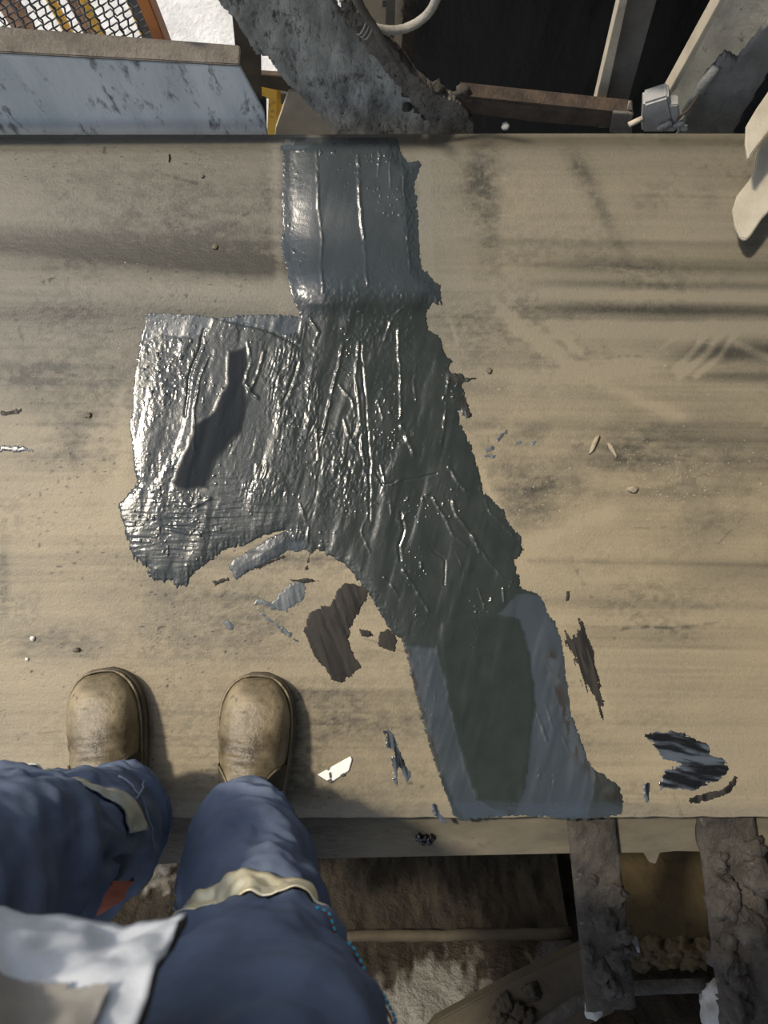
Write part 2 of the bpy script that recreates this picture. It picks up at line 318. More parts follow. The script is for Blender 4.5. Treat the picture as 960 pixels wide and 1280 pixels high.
bmx = bpy.data.materials.new('dusty_belt_rubber'); bmx.use_nodes = True; n = bmx.node_tree; L = n.links; p = n.nodes['Principled BSDF']
def nd(t, **k):
    r = n.nodes.new(t)
    for a, b in k.items(): setattr(r, a, b)
    return r
aw = nd('ShaderNodeAttribute', attribute_name='warm'); ad = nd('ShaderNodeAttribute', attribute_name='dark')
def mixc(f, a, b):
    m = nd('ShaderNodeMix', data_type='RGBA')
    for s, v in ((6, a), (7, b)):
        if isinstance(v, tuple): m.inputs[s].default_value = (*v, 1)
        else: L.new(v, m.inputs[s])
    if isinstance(f, float): m.inputs[0].default_value = f
    else: L.new(f, m.inputs[0])
    return m.outputs[2]
tc = nd('ShaderNodeTexCoord'); mp = nd('ShaderNodeMapping'); mp.inputs['Scale'].default_value = (.05, 1, 1); L.new(tc.outputs['Object'], mp.inputs[0])
ns = nd('ShaderNodeTexNoise'); ns.inputs['Scale'].default_value = 90; ns.inputs['Detail'].default_value = 6; L.new(mp.outputs[0], ns.inputs['Vector'])
ng = nd('ShaderNodeTexNoise'); ng.inputs['Scale'].default_value = 260; ng.inputs['Detail'].default_value = 5; L.new(tc.outputs['Object'], ng.inputs['Vector'])
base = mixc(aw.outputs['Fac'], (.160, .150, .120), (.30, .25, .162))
ma = nd('ShaderNodeMath', operation='MULTIPLY_ADD'); L.new(ns.outputs[0], ma.inputs[0]); ma.inputs[1].default_value = .22; L.new(ad.outputs['Fac'], ma.inputs[2])
mb = nd('ShaderNodeMath', operation='MULTIPLY_ADD'); L.new(ng.outputs[0], mb.inputs[0]); mb.inputs[1].default_value = .42; L.new(ma.outputs[0], mb.inputs[2])
mc = nd('ShaderNodeMath', operation='SUBTRACT', use_clamp=True); L.new(mb.outputs[0], mc.inputs[0]); mc.inputs[1].default_value = .29
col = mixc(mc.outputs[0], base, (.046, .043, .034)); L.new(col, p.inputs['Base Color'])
p.inputs['Roughness'].default_value = .55; p.inputs['Specular IOR Level'].default_value = .4
b = nd('ShaderNodeBump'); b.inputs['Strength'].default_value = .25; b.inputs['Distance'].default_value = .003; L.new(ng.outputs[0], b.inputs['Height']); L.new(b.outputs[0], p.inputs['Normal'])
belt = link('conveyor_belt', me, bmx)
tag(belt, 'wide tan dust-covered rubber conveyor belt with a black repair spread across it', 'conveyor belt')
sm = belt.modifiers.new('thick', 'SOLIDIFY'); sm.thickness = .014; sm.offset = -1

# ------------------------------------------------------------------ films on the belt
def film(name, poly, hfn, m, parent, step=.0013, pad=6, label=None, attrs=None, keep=None, rag=2.5, seed=0):
    us = [a for a, b in poly]; vs = [b for a, b in poly]
    cs = [PZ(a, b) for a in (min(us) - pad, max(us) + pad) for b in (min(vs) - pad, max(vs) + pad)]
    x0, x1 = min(c.x for c in cs), max(c.x for c in cs); y0, y1 = min(c.y for c in cs), max(c.y for c in cs)
    x = np.arange(x0, x1, step); y = np.arange(y0, y1, step); X, Y = np.meshgrid(x, y); Zb = belt_z(X, Y); U, V = proj(X, Y, Zb)
    sd = sdf(U, V, poly) + rag * 2 * (fbm(U / 5 + seed, V / 5, 4, seed) - .47) + rag * (vnoise(U / 1.8, V / 3.0, 3) - .5)
    if keep is not None: sd = keep(U, V, sd)
    h, at = hfn(U, V, sd)
    Zf = Zb + np.where(sd > 0, h * (.45 * sstep(0, 2.5, sd) + .55 * sstep(0, 14, sd)) + .0003, -.0012 + 0 * h)
    ins = sd > -1.2
    cell = ins[:-1, :-1] & ins[:-1, 1:] & ins[1:, 1:] & ins[1:, :-1]
    I = np.arange(X.size).reshape(X.shape)
    q = np.stack([I[:-1, :-1], I[:-1, 1:], I[1:, 1:], I[1:, :-1]], -1)[cell]
    used = np.unique(q); mp_ = np.full(X.size, -1, np.int64); mp_[used] = np.arange(len(used))
    vv = np.stack([X, Y, Zf], -1).reshape(-1, 3)[used]
    me = mesh_np(name, vv, mp_[q], {k: np.broadcast_to(a, X.shape).ravel()[used] for k, a in (at or {}).items()})
    o = link(name, me, m, parent)
    if label: o['label'] = label
    return o
PATCH = [(352,183),(358,170),(372,168),(400,166),(440,168),(470,169),(497,172),(500,182),(503,196),(512,202),(522,200),(527,206),(522,218),(519,232),(522,262),(524,300),(527,335),(535,341),(549,357),(552,372),(548,384),(541,378),(533,392),(535,412),(548,420),(553,428),(556,440),(566,452),(560,462),(578,468),(592,476),(578,481),(582,500),(590,519),(583,524),(573,514),(575,530),(588,552),(596,575),(602,600),(606,617),(620,628),(632,640),(637,655),(652,672),(655,688),(644,700),(648,718),(652,735),(672,742),(680,752),(686,768),(694,778),(702,800),(706,830),(710,860),(714,890),(724,918),(734,948),(742,960),(757,970),(776,984),(779,1000),(776,1018),(756,1022),(716,1024),(680,1021),(645,1020),(610,1022),(575,1026),(566,1018),(560,1000),(552,980),(545,960),(538,935),(528,905),(520,870),(512,840),(506,812),(502,800),(490,790),(480,776),(472,760),(464,748),(455,735),(445,722),(438,712),(428,705),(415,696),(400,690),(386,690),(383,686),(372,690),(360,688),(345,698),(325,708),(305,718),(294,727),(284,705),(300,695),(320,683),(340,670),(356,664),(335,668),(318,676),(302,683),(280,688),(268,698),(250,712),(240,720),(232,733),(222,736),(215,728),(200,726),(186,722),(182,708),(170,705),(165,690),(158,675),(154,655),(150,645),(148,630),(158,620),(164,612),(172,605),(168,590),(166,570),(164,545),(162,535),(166,500),(168,470),(172,450),(176,420),(180,408),(182,392),(205,391),(240,393),(270,397),(300,394),(330,393),(352,394),(362,394),(376,397),(374,388),(366,375),(360,350),(356,330),(352,312),(352,295),(354,270),(352,240),(354,215)]
RIDGES = [([(396,190),(397,235),(398,262),(403,300),(401,338),(404,366)],1.6,1.4),([(447,200),(449,232),(451,270),(455,310),(459,358)],1.8,2.0),([(501,196),(504,224),(505,250),(509,300),(512,345)],1.5,1.2),([(372,172),(364,188),(380,190)],1.2,1.0),
 ([(470,172),(474,200),(472,222)],1.3,.8),([(487,200),(488,235)],1.2,.7),([(262,445),(250,470),(243,510),(243,562)],1.6,1.3),([(310,428),(313,455),(306,480),(322,498)],2.0,1.8),([(330,440),(322,470),(312,490)],1.8,1.6),([(428,432),(424,455),(414,492),(404,542)],2.0,2.2),([(396,537),(420,542)],2.2,2.2),([(396,540),(398,575)],1.6,1.4),
 ([(448,428),(445,470),(449,510),(452,560),(460,606)],1.8,1.8),([(424,482),(440,500),(444,520)],1.6,1.4),([(430,525),(436,545),(444,560)],2.0,1.6),([(498,412),(497,440),(501,470),(500,520)],1.8,1.8),([(501,532),(508,548),(516,566)],2.6,2.6),([(561,470),(557,510),(553,545),(550,568)],1.8,1.9),([(560,584),(570,600),(581,612)],2.0,1.8),
 ([(566,626),(570,645),(585,662),(600,690)],2.0,2.0),([(540,622),(556,648),(566,668),(582,682)],1.7,1.5),([(590,668),(610,700),(628,722)],1.6,1.4),([(503,712),(514,728),(524,745),(536,764)],1.8,1.7),([(480,722),(492,735),(500,750)],1.6,1.3),([(472,500),(478,525)],1.6,1.2),([(520,455),(516,480),(520,500)],1.4,1.0),([(480,425),(492,395),(505,385)],1.6,1.2),
 ([(385,395),(398,415),(392,430)],1.8,1.4),([(476,582),(480,602),(490,606),(502,600)],1.6,1.3),([(488,625),(490,645),(500,652),(508,640)],1.5,1.0),([(460,640),(452,665),(462,690)],1.4,.9),([(375,630),(385,660),(383,690)],1.6,1.2),([(228,628),(240,634),(262,624)],2.2,2.0),([(210,660),(240,668),(275,662)],2.0,1.5),([(570,690),(580,715),(575,735)],1.2,.7),([(598,735),(605,760)],1.2,.9),([(628,735),(630,752)],1.6,1.6),
 ([(672,893),(682,925)],1.6,1.8),([(682,882),(690,910)],1.4,1.5),([(702,918),(710,940)],1.2,1.2),([(520,760),(505,800)],1.1,.6),([(640,640),(655,690)],1.5,1.3),([(600,610),(612,640),(640,668)],1.5,1.2),([(575,1022),(640,1016),(700,1018),(756,1020)],2.0,1.6)]
CREASE = [([(500,640),(505,662),(498,682),(500,700)],1.6,.9),([(255,412),(248,440),(236,470),(232,520)],2.0,.9),([(470,590),(478,606),(520,598),(545,592)],1.2,.7),([(540,688),(556,700),(555,730)],1.2,.6),([(282,400),(300,404),(340,415),(372,432)],2.0,.8),([(372,455),(360,490),(352,505)],1.8,.9),([(450,430),(456,500),(462,580),(462,650)],1.5,.6),([(640,1005),(690,1008),(728,1000)],1.2,.6)]
DARK_SLAB = [(285,440),(305,436),(306,500),(300,540),(268,575),(258,610),(222,612),(216,604),(230,570),(245,530),(268,515),(284,480)]
FILM_A = [(182,391),(240,393),(270,396),(262,410),(240,425),(200,420),(178,432)]
FILM_B = [(270,397),(345,393),(378,396),(374,418),(352,420),(320,410),(286,404)]
FILM_R = [(645,742),(676,744),(690,770),(704,800),(712,860),(728,930),(745,968),(735,1022),(640,1022),(655,985),(662,930),(668,880),(662,820),(648,775),(620,768)]
FILM_L = [(508,806),(545,808),(556,850),(566,900),(578,950),(596,1000),(640,1020),(578,1024),(560,992),(540,930),(520,860)]
DARK_OVAL = [(552,780),(600,768),(645,775),(660,815),(666,870),(664,930),(652,975),(620,1003),(596,996),(578,945),(562,880),(552,820)]
EDGE_DRY = [([(508,815),(520,870),(538,930),(548,965)],5),([(690,820),(694,850),(706,890),(718,935),(745,968),(770,1000)],8),([(283,690),(340,690)],3),([(560,470),(590,480)],6),([(580,500),(588,520)],7)]
def patch_h(U, V, sd):
    a = math.radians(14); xr = U * math.cos(a) + V * math.sin(a); yr = -U * math.sin(a) + V * math.cos(a)
    wq = 9 * (fbm(U / 25, V / 25, 3, 5) - .47); st1 = (1 - np.abs(2 * fbm((xr + wq) / 3.9, yr / 19, 5, 1) - .93) * 1.8) * (.3 + 1.4 * sstep(.35, .62, fbm(U / 22, V / 34, 3, 6)))                   # diagonal trowel strokes
    st2 = 1 - np.abs(2 * fbm(U / 40 + .25 * V / 30, V / 5.0 + .5 * fbm(U / 30, V / 30, 2), 4, 2) - .93) * 1.6   # cross strokes
    gr = fbm(U / 3.2, V / 3.8, 3, 4) - .45; gr2 = vnoise(U / 6.0, V / 8.0, 5) - .5
    A1 = (.6 * gauss(U, V, 367, 265, 9, 55) + gauss(U, V, 408, 500, 46, 62, 8) * 1.0 + gauss(U, V, 440, 585, 26, 36) * 1.0 + gauss(U, V, 330, 455, 40, 34) * .8 + .5 * gauss(U, V, 330, 590, 70, 50) + .3 * gauss(U, V, 410, 640, 60, 50)
          + .12 * gauss(U, V, 560, 560, 40, 60) + .4 * gauss(U, V, 620, 650, 20, 50, -30))
    A2 = gauss(U, V, 215, 660, 70, 30) * 1.0 + .5 * gauss(U, V, 300, 630, 60, 34)
    A3 = gauss(U, V, 200, 480, 30, 80) + .7 * gauss(U, V, 205, 560, 36, 60) + .5 * gauss(U, V, 262, 470, 26, 44) + .8 * gauss(U, V, 450, 385, 60, 26) + .6 * gauss(U, V, 510, 400, 30, 40) + .45 * gauss(U, V, 250, 640, 60, 30) + .55 * gauss(U, V, 548, 880, 22, 90, -12) + .5 * gauss(U, V, 640, 680, 14, 60, -25) + .5 * gauss(U, V, 640, 1014, 100, 8) + .4 * gauss(U, V, 372, 260, 22, 90) + .4 * gauss(U, V, 450, 480, 80, 90)
    big = .15 + .95 * sstep(.36, .60, fbm(U / 34 + .2 * V / 34, V / 60, 3, 5)); A1 = A1 * big; A3 = A3 * (.25 + .6 * big)
    sl = sstep(-3, 3, sdf(U, V, DARK_SLAB) + 5 * (fbm(U / 9, V / 14, 3, 2) - .45)); ov = sstep(-3, 4, sdf(U, V, DARK_OVAL)); fl = np.zeros_like(U)
    for pl in (FILM_A, FILM_B, FILM_R, FILM_L): fl = np.maximum(fl, sstep(-2, 3, sdf(U, V, pl) + 6 * (fbm(U / 9, V / 9, 3, 3) - .45)))
    top = sstep(385, 360, V + 10 * (fbm(U / 20, V / 20, 2) - .5)) * sstep(330, 352, U)
    fl = np.maximum(fl, .62 * top)
    sp0 = sstep(0, 8, sdf(U, V, [(276, 692), (330, 668), (382, 672), (390, 704), (292, 738)])); A1 = A1 * (1 - sp0); A2 = A2 * (1 - sp0); A3 = A3 * (1 - sp0); fl = np.maximum(fl, .7 * sp0)
    quiet = (1 - sl) * (1 - .85 * ov) * (1 - .7 * fl)
    h = .0009 + .0008 * (fbm(U / 70, V / 90, 2, 6) - .45) + .0012 * sstep(.35, .65, fbm(xr / 26, yr / 120, 3, 3)) * (1 - .8 * top)
    bev = sstep(0, 46, U - 352 - .05 * (V - 180) + 5 * fbm(V / 12, U / 40, 3, 2)) * sstep(400, 380, V) + sstep(385, 405, V) * sstep(0, 62, U - 172 + .10 * (V - 420) + 8 * fbm(V / 14, U / 30, 3, 4))
    h = h + (.0007 + .0047 * sstep(400, 380, V)) * bev * sstep(0, 20, sd)
    h = h + .0006 * A1 * gr * quiet + .00070 * A1 * st1 * quiet + .0010 * A2 * st2 * (1 - sl) + .0010 * A3 * gr * (1 - sl) + .0005 * A3 * gr2
    h = h + .00004 * st1 * quiet + .00010 * gr * quiet
    sp = sstep(.84, .95, vnoise(U / 2.6, V / 3.4, 7)) * sstep(.44, .60, fbm(U / 40, V / 45, 3, 1)); h = h + .0012 * sp * (.3 + quiet)
    wu = U + 3 * (fbm(U / 12, V / 12, 2, 5) - .5); wv = V + 3 * (fbm(U / 12, V / 12, 2, 6) - .5)
    for pl, wd, k in RIDGES: h = h + .0009 * k * np.exp(-(segdist(wu, wv, pl) / wd) ** 2) * np.clip(-.25 + 1.9 * fbm(U / 6, V / 9, 3, 2), 0, 1.4)
    for pl, wd, k in CREASE:
        d = segdist(wu, wv, pl); h = h - .0014 * k * np.exp(-(d / wd) ** 2) + .0006 * k * np.exp(-(d / (wd * 3)) ** 2)
    h = h + .0010 * sl + .0006 * ov - .0007 * fl * (1 - top)
    h = h + .0003 * np.exp(-((sd - 5) / 4) ** 2) * (.2 + 1.6 * fbm(U / 12, V / 12, 3, 1))
    dry = np.zeros_like(U)
    for pl, wd in EDGE_DRY: dry = np.maximum(dry, np.exp(-(segdist(U, V, pl) / wd) ** 2))
    rough = np.clip(.23 + .25 * (fbm(U / 24, V / 40, 3, 4) - .45) + .30 * sl - .06 * ov + .10 * fl - .10 * A3 + .3 * dry, .12, .8)
    return h, {'film': np.clip(fl * (.75 + .5 * (fbm(U / 30, V / 60, 3, 7) - .45)), 0, 1), 'dry': dry * sstep(.35, .55, fbm(U / 5, V / 12, 3, 1)), 'rgh': rough, 'deep': np.maximum(sl, 0 * ov)}
pm = bpy.data.materials.new('wet_grey_rubber_compound'); pm.use_nodes = True; n = pm.node_tree; L = n.links; p = n.nodes['Principled BSDF']
af = nd('ShaderNodeAttribute', attribute_name='film'); adr = nd('ShaderNodeAttribute', attribute_name='dry'); ar = nd('ShaderNodeAttribute', attribute_name='rgh'); adp = nd('ShaderNodeAttribute', attribute_name='deep')
tc = nd('ShaderNodeTexCoord'); ns = nd('ShaderNodeTexNoise'); ns.inputs['Scale'].default_value = 30; ns.inputs['Detail'].default_value = 6; L.new(tc.outputs['Object'], ns.inputs['Vector'])
c0 = mixc(ns.outputs[0], (.020, .026, .025), (.036, .043, .041)); c0 = mixc(af.outputs['Fac'], c0, (.045, .058, .074)); c0 = mixc(adp.outputs['Fac'], c0, (.014, .018, .023)); c0 = mixc(adr.outputs['Fac'], c0, (.018, .016, .013))
L.new(c0, p.inputs['Base Color']); L.new(ar.outputs['Fac'], p.inputs['Roughness'])
sp_ = nd('ShaderNodeMapRange'); sp_.inputs[3].default_value = .55; sp_.inputs[4].default_value = .06; L.new(adp.outputs['Fac'], sp_.inputs[0]); L.new(sp_.outputs[0], p.inputs['Specular IOR Level'])
ng = nd('ShaderNodeTexNoise'); ng.inputs['Scale'].default_value = 420; ng.inputs['Detail'].default_value = 3; L.new(tc.outputs['Object'], ng.inputs['Vector'])
b = nd('ShaderNodeBump'); b.inputs['Strength'].default_value = .10; b.inputs['Distance'].default_value = .002; L.new(ng.outputs[0], b.inputs['Height']); L.new(b.outputs[0], p.inputs['Normal'])
film('repair_patch', PATCH, patch_h, pm, belt, .0013, label='glossy grey-black rubber compound spread in a long ragged patch', rag=2.2, keep=lambda U, V, sd: sd + 12 * (fbm(U / 3.2, V / 20, 3, 6) - .5) * np.maximum(sstep(640, 690, V) * sstep(430, 400, U) * (1 - sstep(0, 8, sdf(U, V, [(270, 692), (330, 660), (392, 664), (392, 712), (288, 742)]))), .45 * sstep(540, 570, U) * sstep(420, 440, V) * sstep(740, 720, V)))
def thin(k=.0006, s=4.0, d=(0.15, 1.0), k2=.0):
    l = math.hypot(*d); dx, dy = d[0] / l, d[1] / l
    def f(U, V, sd):
        t_ = fbm((U * dy - V * dx) / s + 1.5 * fbm(U / 30, V / 30, 2, 5), (U * dx + V * dy) / (s * 9), 4, 2)
        tone = np.clip(sstep(.34, .62, t_) * .8 + .5 * sstep(5, 0, sd) * (fbm(U / 4, V / 4, 3, 1) - .2) + k2, 0, 1)
        return k * (.4 + 1.2 * t_), {'tone': tone}
    return f
def brush(du, dv, amt, f=3.0):
    """ragged dry-brush keep: streaks along (du,dv) eat into the outline"""
    l = math.hypot(du, dv); du /= l; dv /= l
    return lambda U, V, sd: sd - amt * sstep(.40, .62, fbm((U * dv - V * du) / f, (U * du + V * dv) / (f * 14), 4, 3))
film('smear', [(430,728),(445,727),(462,736),(460,750),(448,768),(440,782),(436,800),(445,822),(455,836),(447,838),(440,846),(425,855),(412,850),(405,838),(392,824),(384,800),(378,790),(386,765),(400,758),(412,758),(420,740)], thin(.0012, 6, (.35, 1)), MT['smear_dark'], belt, .0014, label='dark brown-black boot-swiped smear beside the patch', keep=brush(16, 40, 2, 4), seed=2)
film('smear', [(340,752),(362,730),(376,727),(384,735),(380,748),(368,758),(358,764),(340,762),(326,755),(318,757),(330,768),(346,778),(362,790),(374,802),(368,802),(350,788),(330,772),(316,757),(322,750)], thin(), MT['smear_grey'], belt, .0015, label='thin grey arrow-shaped smear of compound', rag=3, seed=3)
film('smear', [(704,786),(716,792),(722,784),(720,772),(726,772),(733,786),(742,815),(750,845),(752,868),(756,892),(755,905),(747,893),(738,872),(728,858),(722,838),(712,818),(704,802)], thin(.0005, 3, (.3, 1), .12), MT['smear_dark'], belt, .0013, label='long dry black brush stroke right of the patch', keep=brush(14, 45, 5, 2.2), seed=4)
film('smear', [(706,738),(712,738),(712,750),(708,752)], thin(), MT['smear_dark'], belt, .0012, seed=1)
film('smear', [(800,916),(840,914),(868,920),(884,930),(890,944),(905,948),(912,962),(900,978),(880,982),(866,992),(846,988),(824,988),(822,978),(830,962),(848,956),(838,952),(822,944),(816,930)], thin(.0018, 5, (1, .18)), MT['smear_blue'], belt, .0013, label='wet black swirl of compound smeared in a curl', keep=brush(40, 6, 2.5, 3), seed=5)
film('smear', [(860,996),(880,992),(905,986),(918,970),(922,972),(914,990),(896,998),(870,1004),(860,1002)], thin(.001, 5), MT['smear_dark'], belt, .0013, seed=6)
film('smear', [(804,980),(812,979),(812,1000),(808,1005),(804,998)], thin(.001), MT['smear_blue'], belt, .0013, seed=1)
film('smear', [(479,912),(488,910),(494,922),(498,936),(506,952),(516,968),(514,980),(506,978),(500,962),(496,984),(492,972),(489,950),(491,940),(483,936)], thin(.001, 4), MT['smear_blue'], belt, .0013, label='narrow curled dark smear near the white scrap', keep=brush(10, 40, 2.5), seed=7)
film('smear', [(539,1005),(545,1004),(553,1020),(557,1028),(551,1026),(543,1018)], thin(.001), MT['smear_blue'], belt, .0013, seed=2)
film('smear', [(0,557),(20,557),(40,560),(42,564),(25,566),(0,564)], thin(.001), MT['smear_blue'], belt, .0013, label='short wet blue-black streak at the belt run edge', seed=3)
film('smear', [(0,514),(14,512),(28,511),(26,516),(12,522),(0,522)], thin(), MT['smear_dark'], belt, .0013, keep=brush(40, -4, 3), seed=4)
for i, pl in enumerate([[(276,776),(286,775),(293,783),(290,788),(281,784)], [(302,712),(330,702),(356,694),(358,697),(330,708),(306,716)], [(265,727),(286,722),(288,726),(268,731)], [(362,725),(384,723),(398,726),(380,729)], [(449,786),(462,788),(468,796),(452,796)], [(474,790),(486,785),(497,800),(494,816),(484,812),(472,808)], [(620,548),(634,536),(634,541),(622,553)], [(606,562),(618,556),(620,561),(608,566)], [(605,569),(622,568),(620,573),(606,572)], [(644,553),(654,551),(652,556),(645,557)], [(662,552),(672,550),(670,557),(663,557)],
        [(562,470),(596,473),(560,484)], [(566,482),(582,490),(578,496),(568,494)], [(568,498),(590,518),(586,526),(570,506)], [(540,352),(550,356),(552,382),(546,372)], [(385,698),(388,690),(384,712),(381,712)]]):
    film('smear', pl, thin(.0009), MT['smear_dark'] if i in (1, 2, 3, 4, 5, 11, 12, 13, 14, 15) else MT['smear_grey'], belt, .0012, rag=2, seed=i)

# ------------------------------------------------------------------ crumbs on the belt
def crumb(px, py, r, m, label, cat='crumb', sq=(1, 1, .5), seed=1, name='mud_crumb'):
    P = PZ(px, py); z = float(belt_z(np.array(P.x), np.array(P.y)))
    bm = bmesh.new(); lump(bm, (0, 0, 0), r, seed, sq, 2, .5, 1.8); me = bm_mesh(name, bm)
    zmin = min(v.co.z for v in me.vertices)
    o = link(name, me, m); o.location = (P.x, P.y, z - zmin * .7); return tag(o, label, cat)
crumb(211, 198, .0035, MT['crumb'], 'small dark grey flake standing alone on the upper belt, left of the patch', sq=(.7, 2.2, .8), seed=3)
crumb(96, 812, .005, MT['crumb'], 'dark crumb on the belt just above the toe of one boot', sq=(1.3, .8, .8), seed=5)
crumb(41, 798, .004, MT['crumb_pale'], 'whitish stone crumb on the tan belt, nearest the left picture edge', 'pebble', seed=6, name='pebble')
crumb(34, 824, .003, MT['crumb_pale'], 'tiny white speck of stone below the whitish crumb', 'pebble', seed=8, name='pebble')
crumb(110, 519, .006, MT['crumb'], 'flattened brown mud lump on belt beside the left patch edge', sq=(1, .8, .4), seed=9)
crumb(789, 612, .007, MT['crumb_tan'], 'rounded tan mud pellet alone on the right belt half', sq=(1.2, .8, .7), seed=11)
crumb(742, 556, .007, MT['crumb_tan'], 'long cracked tan mud flake, the left one of a pair on the right belt', 'flake', sq=(.6, 2.6, .5), seed=12, name='mud_flake').rotation_euler.z = -.45
crumb(765, 563, .006, MT['crumb_tan'], 'curved tan mud flake, the right one of a pair on the right belt', 'flake', sq=(.6, 2.3, .5), seed=14, name='mud_flake').rotation_euler.z = .5
crumb(611, 463, .005, MT['crumb'], 'round grey crumb just right of the patch on the belt', sq=(1, 1, .6), seed=15)
crumb(268, 308, .005, MT['crumb'], 'brown crumb on the dark streak above the square patch end', sq=(1, 1, .6), seed=16)
crumb(253, 221, .0035, MT['crumb'], 'small black crumb on grey upper belt near the flake', sq=(1, 1, .6), seed=17)
Vg = []; Fg = []
rs = np.random.RandomState(5)
for k in range(900):
    t = rs.rand()
    if t < .4: px, py = rs.normal(840, 70), rs.normal(600, 28)
    elif t < .62: px, py = rs.normal(690, 40), rs.normal(640, 30)
    elif t < .85: px, py = rs.uniform(0, 340), rs.uniform(180, 830)
    else: px, py = rs.uniform(560, 950), rs.uniform(440, 700)
    P = PZ(px, py); z = float(belt_z(np.array(P.x), np.array(P.y))); r = rs.uniform(.0005, .0017) * (1.5 if rs.rand() < .08 else 1)
    i0 = len(Vg); a = rs.rand() * 6
    for j in range(4): Vg.append((P.x + r * math.cos(a + j * 1.57) * rs.uniform(.7, 1.3), P.y + r * math.sin(a + j * 1.57) * rs.uniform(.7, 1.3), z - .0005))
    Vg.append((P.x, P.y, z + r * .9)); Fg += [(i0 + j, i0 + (j + 1) % 4, i0 + 4) for j in range(4)]
g = link('grit', mesh_np('grit', Vg, Fg), MT['crumb_tan'], None, False); tag(g, 'fine tan grit scattered over the dusty belt', 'grit', kind='stuff')
# white scrap
t = thing('white_scrap', 'small white trapezoid scrap lying on the belt right of the boots', 'scrap', PZ(420, 962))
zz = float(belt_z(np.array(t.location.x), np.array(t.location.y)))
o = link('sheet', bm_mesh('sheet', prism([PZ(a, b, zz + .001) for a, b in [(397, 968), (438, 945), (440, 949), (436, 963), (413, 978)]], (0, 0, .0025), .0006)), MT['paper'], t, False)
for pl in ([(411, 966), (414, 965), (415, 972), (412, 973)], [(408, 976), (414, 973), (416, 977), (412, 979)], [(425, 969), (430, 966), (431, 969), (427, 971)], [(408, 962), (413, 959), (411, 963)]):
    link('mark', bm_mesh('mark', prism([PZ(a, b, zz + .0036) for a, b in pl], (0, 0, .0006))), MT['ink'], t, False)

# ------------------------------------------------------------------ person on the belt
person = thing('person', 'person in navy work trousers, light grey jacket and brown boots standing on the belt', 'person', (-.25, -.27, 0))
def spline(keys):
    """keys: rows of (s, values...) -> function of s, smooth"""
    K = np.array(keys, float)
    def f(s):
        s = np.asarray(s, float); out = []
        for c in range(1, K.shape[1]):
            x, y = K[:, 0], K[:, c]; m = np.gradient(y, x); i = np.clip(np.searchsorted(x, s) - 1, 0, len(x) - 2)
            hh = x[i + 1] - x[i]; t = np.clip((s - x[i]) / hh, 0, 1); t2 = t * t; t3 = t2 * t
            out.append((2*t3 - 3*t2 + 1) * y[i] + (t3 - 2*t2 + t) * hh * m[i] + (-2*t3 + 3*t2) * y[i+1] + (t3 - t2) * hh * m[i+1])
        return out
    return f
LEG_R = spline([(0, -.192, -.280, .105, .050, .056), (.06, -.190, -.284, .135, .058, .062), (.14, -.188, -.293, .175, .068, .070), (.28, -.168, -.318, .26, .080, .078), (.42, -.142, -.345, .36, .086, .080), (.58, -.118, -.350, .48, .096, .086), (.75, -.098, -.345, .62, .116, .100), (.88, -.098, -.36, .74, .130, .112), (1, -.125, -.40, .88, .135, .125)])
LEG_L = spline([(0, -.366, -.262, .105, .052, .056), (.06, -.366, -.264, .135, .060, .062), (.14, -.364, -.268, .18, .070, .070), (.28, -.358, -.262, .27, .082, .078), (.42, -.358, -.246, .37, .088, .084), (.58, -.366, -.232, .48, .094, .090), (.75, -.380, -.262, .61, .106, .102), (.88, -.365, -.32, .74, .118, .112), (1, -.335, -.40, .88, .128, .125)])
def leg_pt(leg, s, phi, off=0.0, side=0):
    f = LEG_L if side else LEG_R
    cx, cy, cz, rx, ry = f(s); k = 3 + side
    # folds: sagging rolls above the boot, crossing drag lines at the knee, long soft folds on the thigh
    low = np.exp(-((s - .11) / .08) ** 2); kn = np.exp(-((s - .50) / .16) ** 2); hi = sstep(.6, .9, s)
    cph = np.cos(phi) * 1.3 + 5; sph = np.sin(phi) * 1.3 + 5
    fold = .016 * low * (1 - 1.6 * np.abs(np.sin(s * 44 + 1.6 * np.sin(phi + side) + 3.2 * fbm(cph, sph + s * 7, 3, k)))) * (.4 + 1.1 * fbm(cph * 1.5, sph * 1.5 + s * 10, 2, k + 2)) + .016 * kn * (2 * fbm(phi * 1.1 + s * 6, s * 12 - phi * .6, 4, k) - .93) * 2 + .014 * hi * (2 * fbm(phi * 1.6 + s * 3, s * 5, 3, k + 1) - .93)
    fold = fold + .012 * (2 * fbm(np.cos(phi) * 1.6 + 4 + s * 3, np.sin(phi) * 1.6 + 4 + s * 16, 4, k + 2) - .93) * sstep(.02, .1, s)
    fold = fold + (.016 * np.exp(-((s - .24) / .05) ** 2) * np.maximum(0, np.cos(phi - .5)) if not side else 0.014 * np.exp(-((s - .36) / .07) ** 2) * np.maximum(0, np.cos(phi - .1)))
    r = 1 + (fold + off) / .08
    return cx + rx * r * np.cos(phi), cy + ry * r * np.sin(phi), cz + .006 * np.sin(phi * 2 + s * 40) * low + 0 * phi
def leg_patch(name, side, s0, s1, p0, p1, ns, npx, off, m, parent, wob=0.0, solid=0.0):
    s, ph = np.meshgrid(np.linspace(s0, s1, ns), np.linspace(p0, p1, npx), indexing='ij')
    x, y, z = leg_pt(None, s + wob * np.sin(ph * 1.3), ph, off, side)
    I = np.arange(s.size).reshape(s.shape); q = np.stack([I[:-1, :-1], I[:-1, 1:], I[1:, 1:], I[1:, :-1]], -1).reshape(-1, 4)
    o = link(name, mesh_np(name, np.stack([x, y, z], -1).reshape(-1, 3), q), m, parent)
    if solid: md = o.modifiers.new('thick', 'SOLIDIFY'); md.thickness = solid; md.offset = 0
    return o
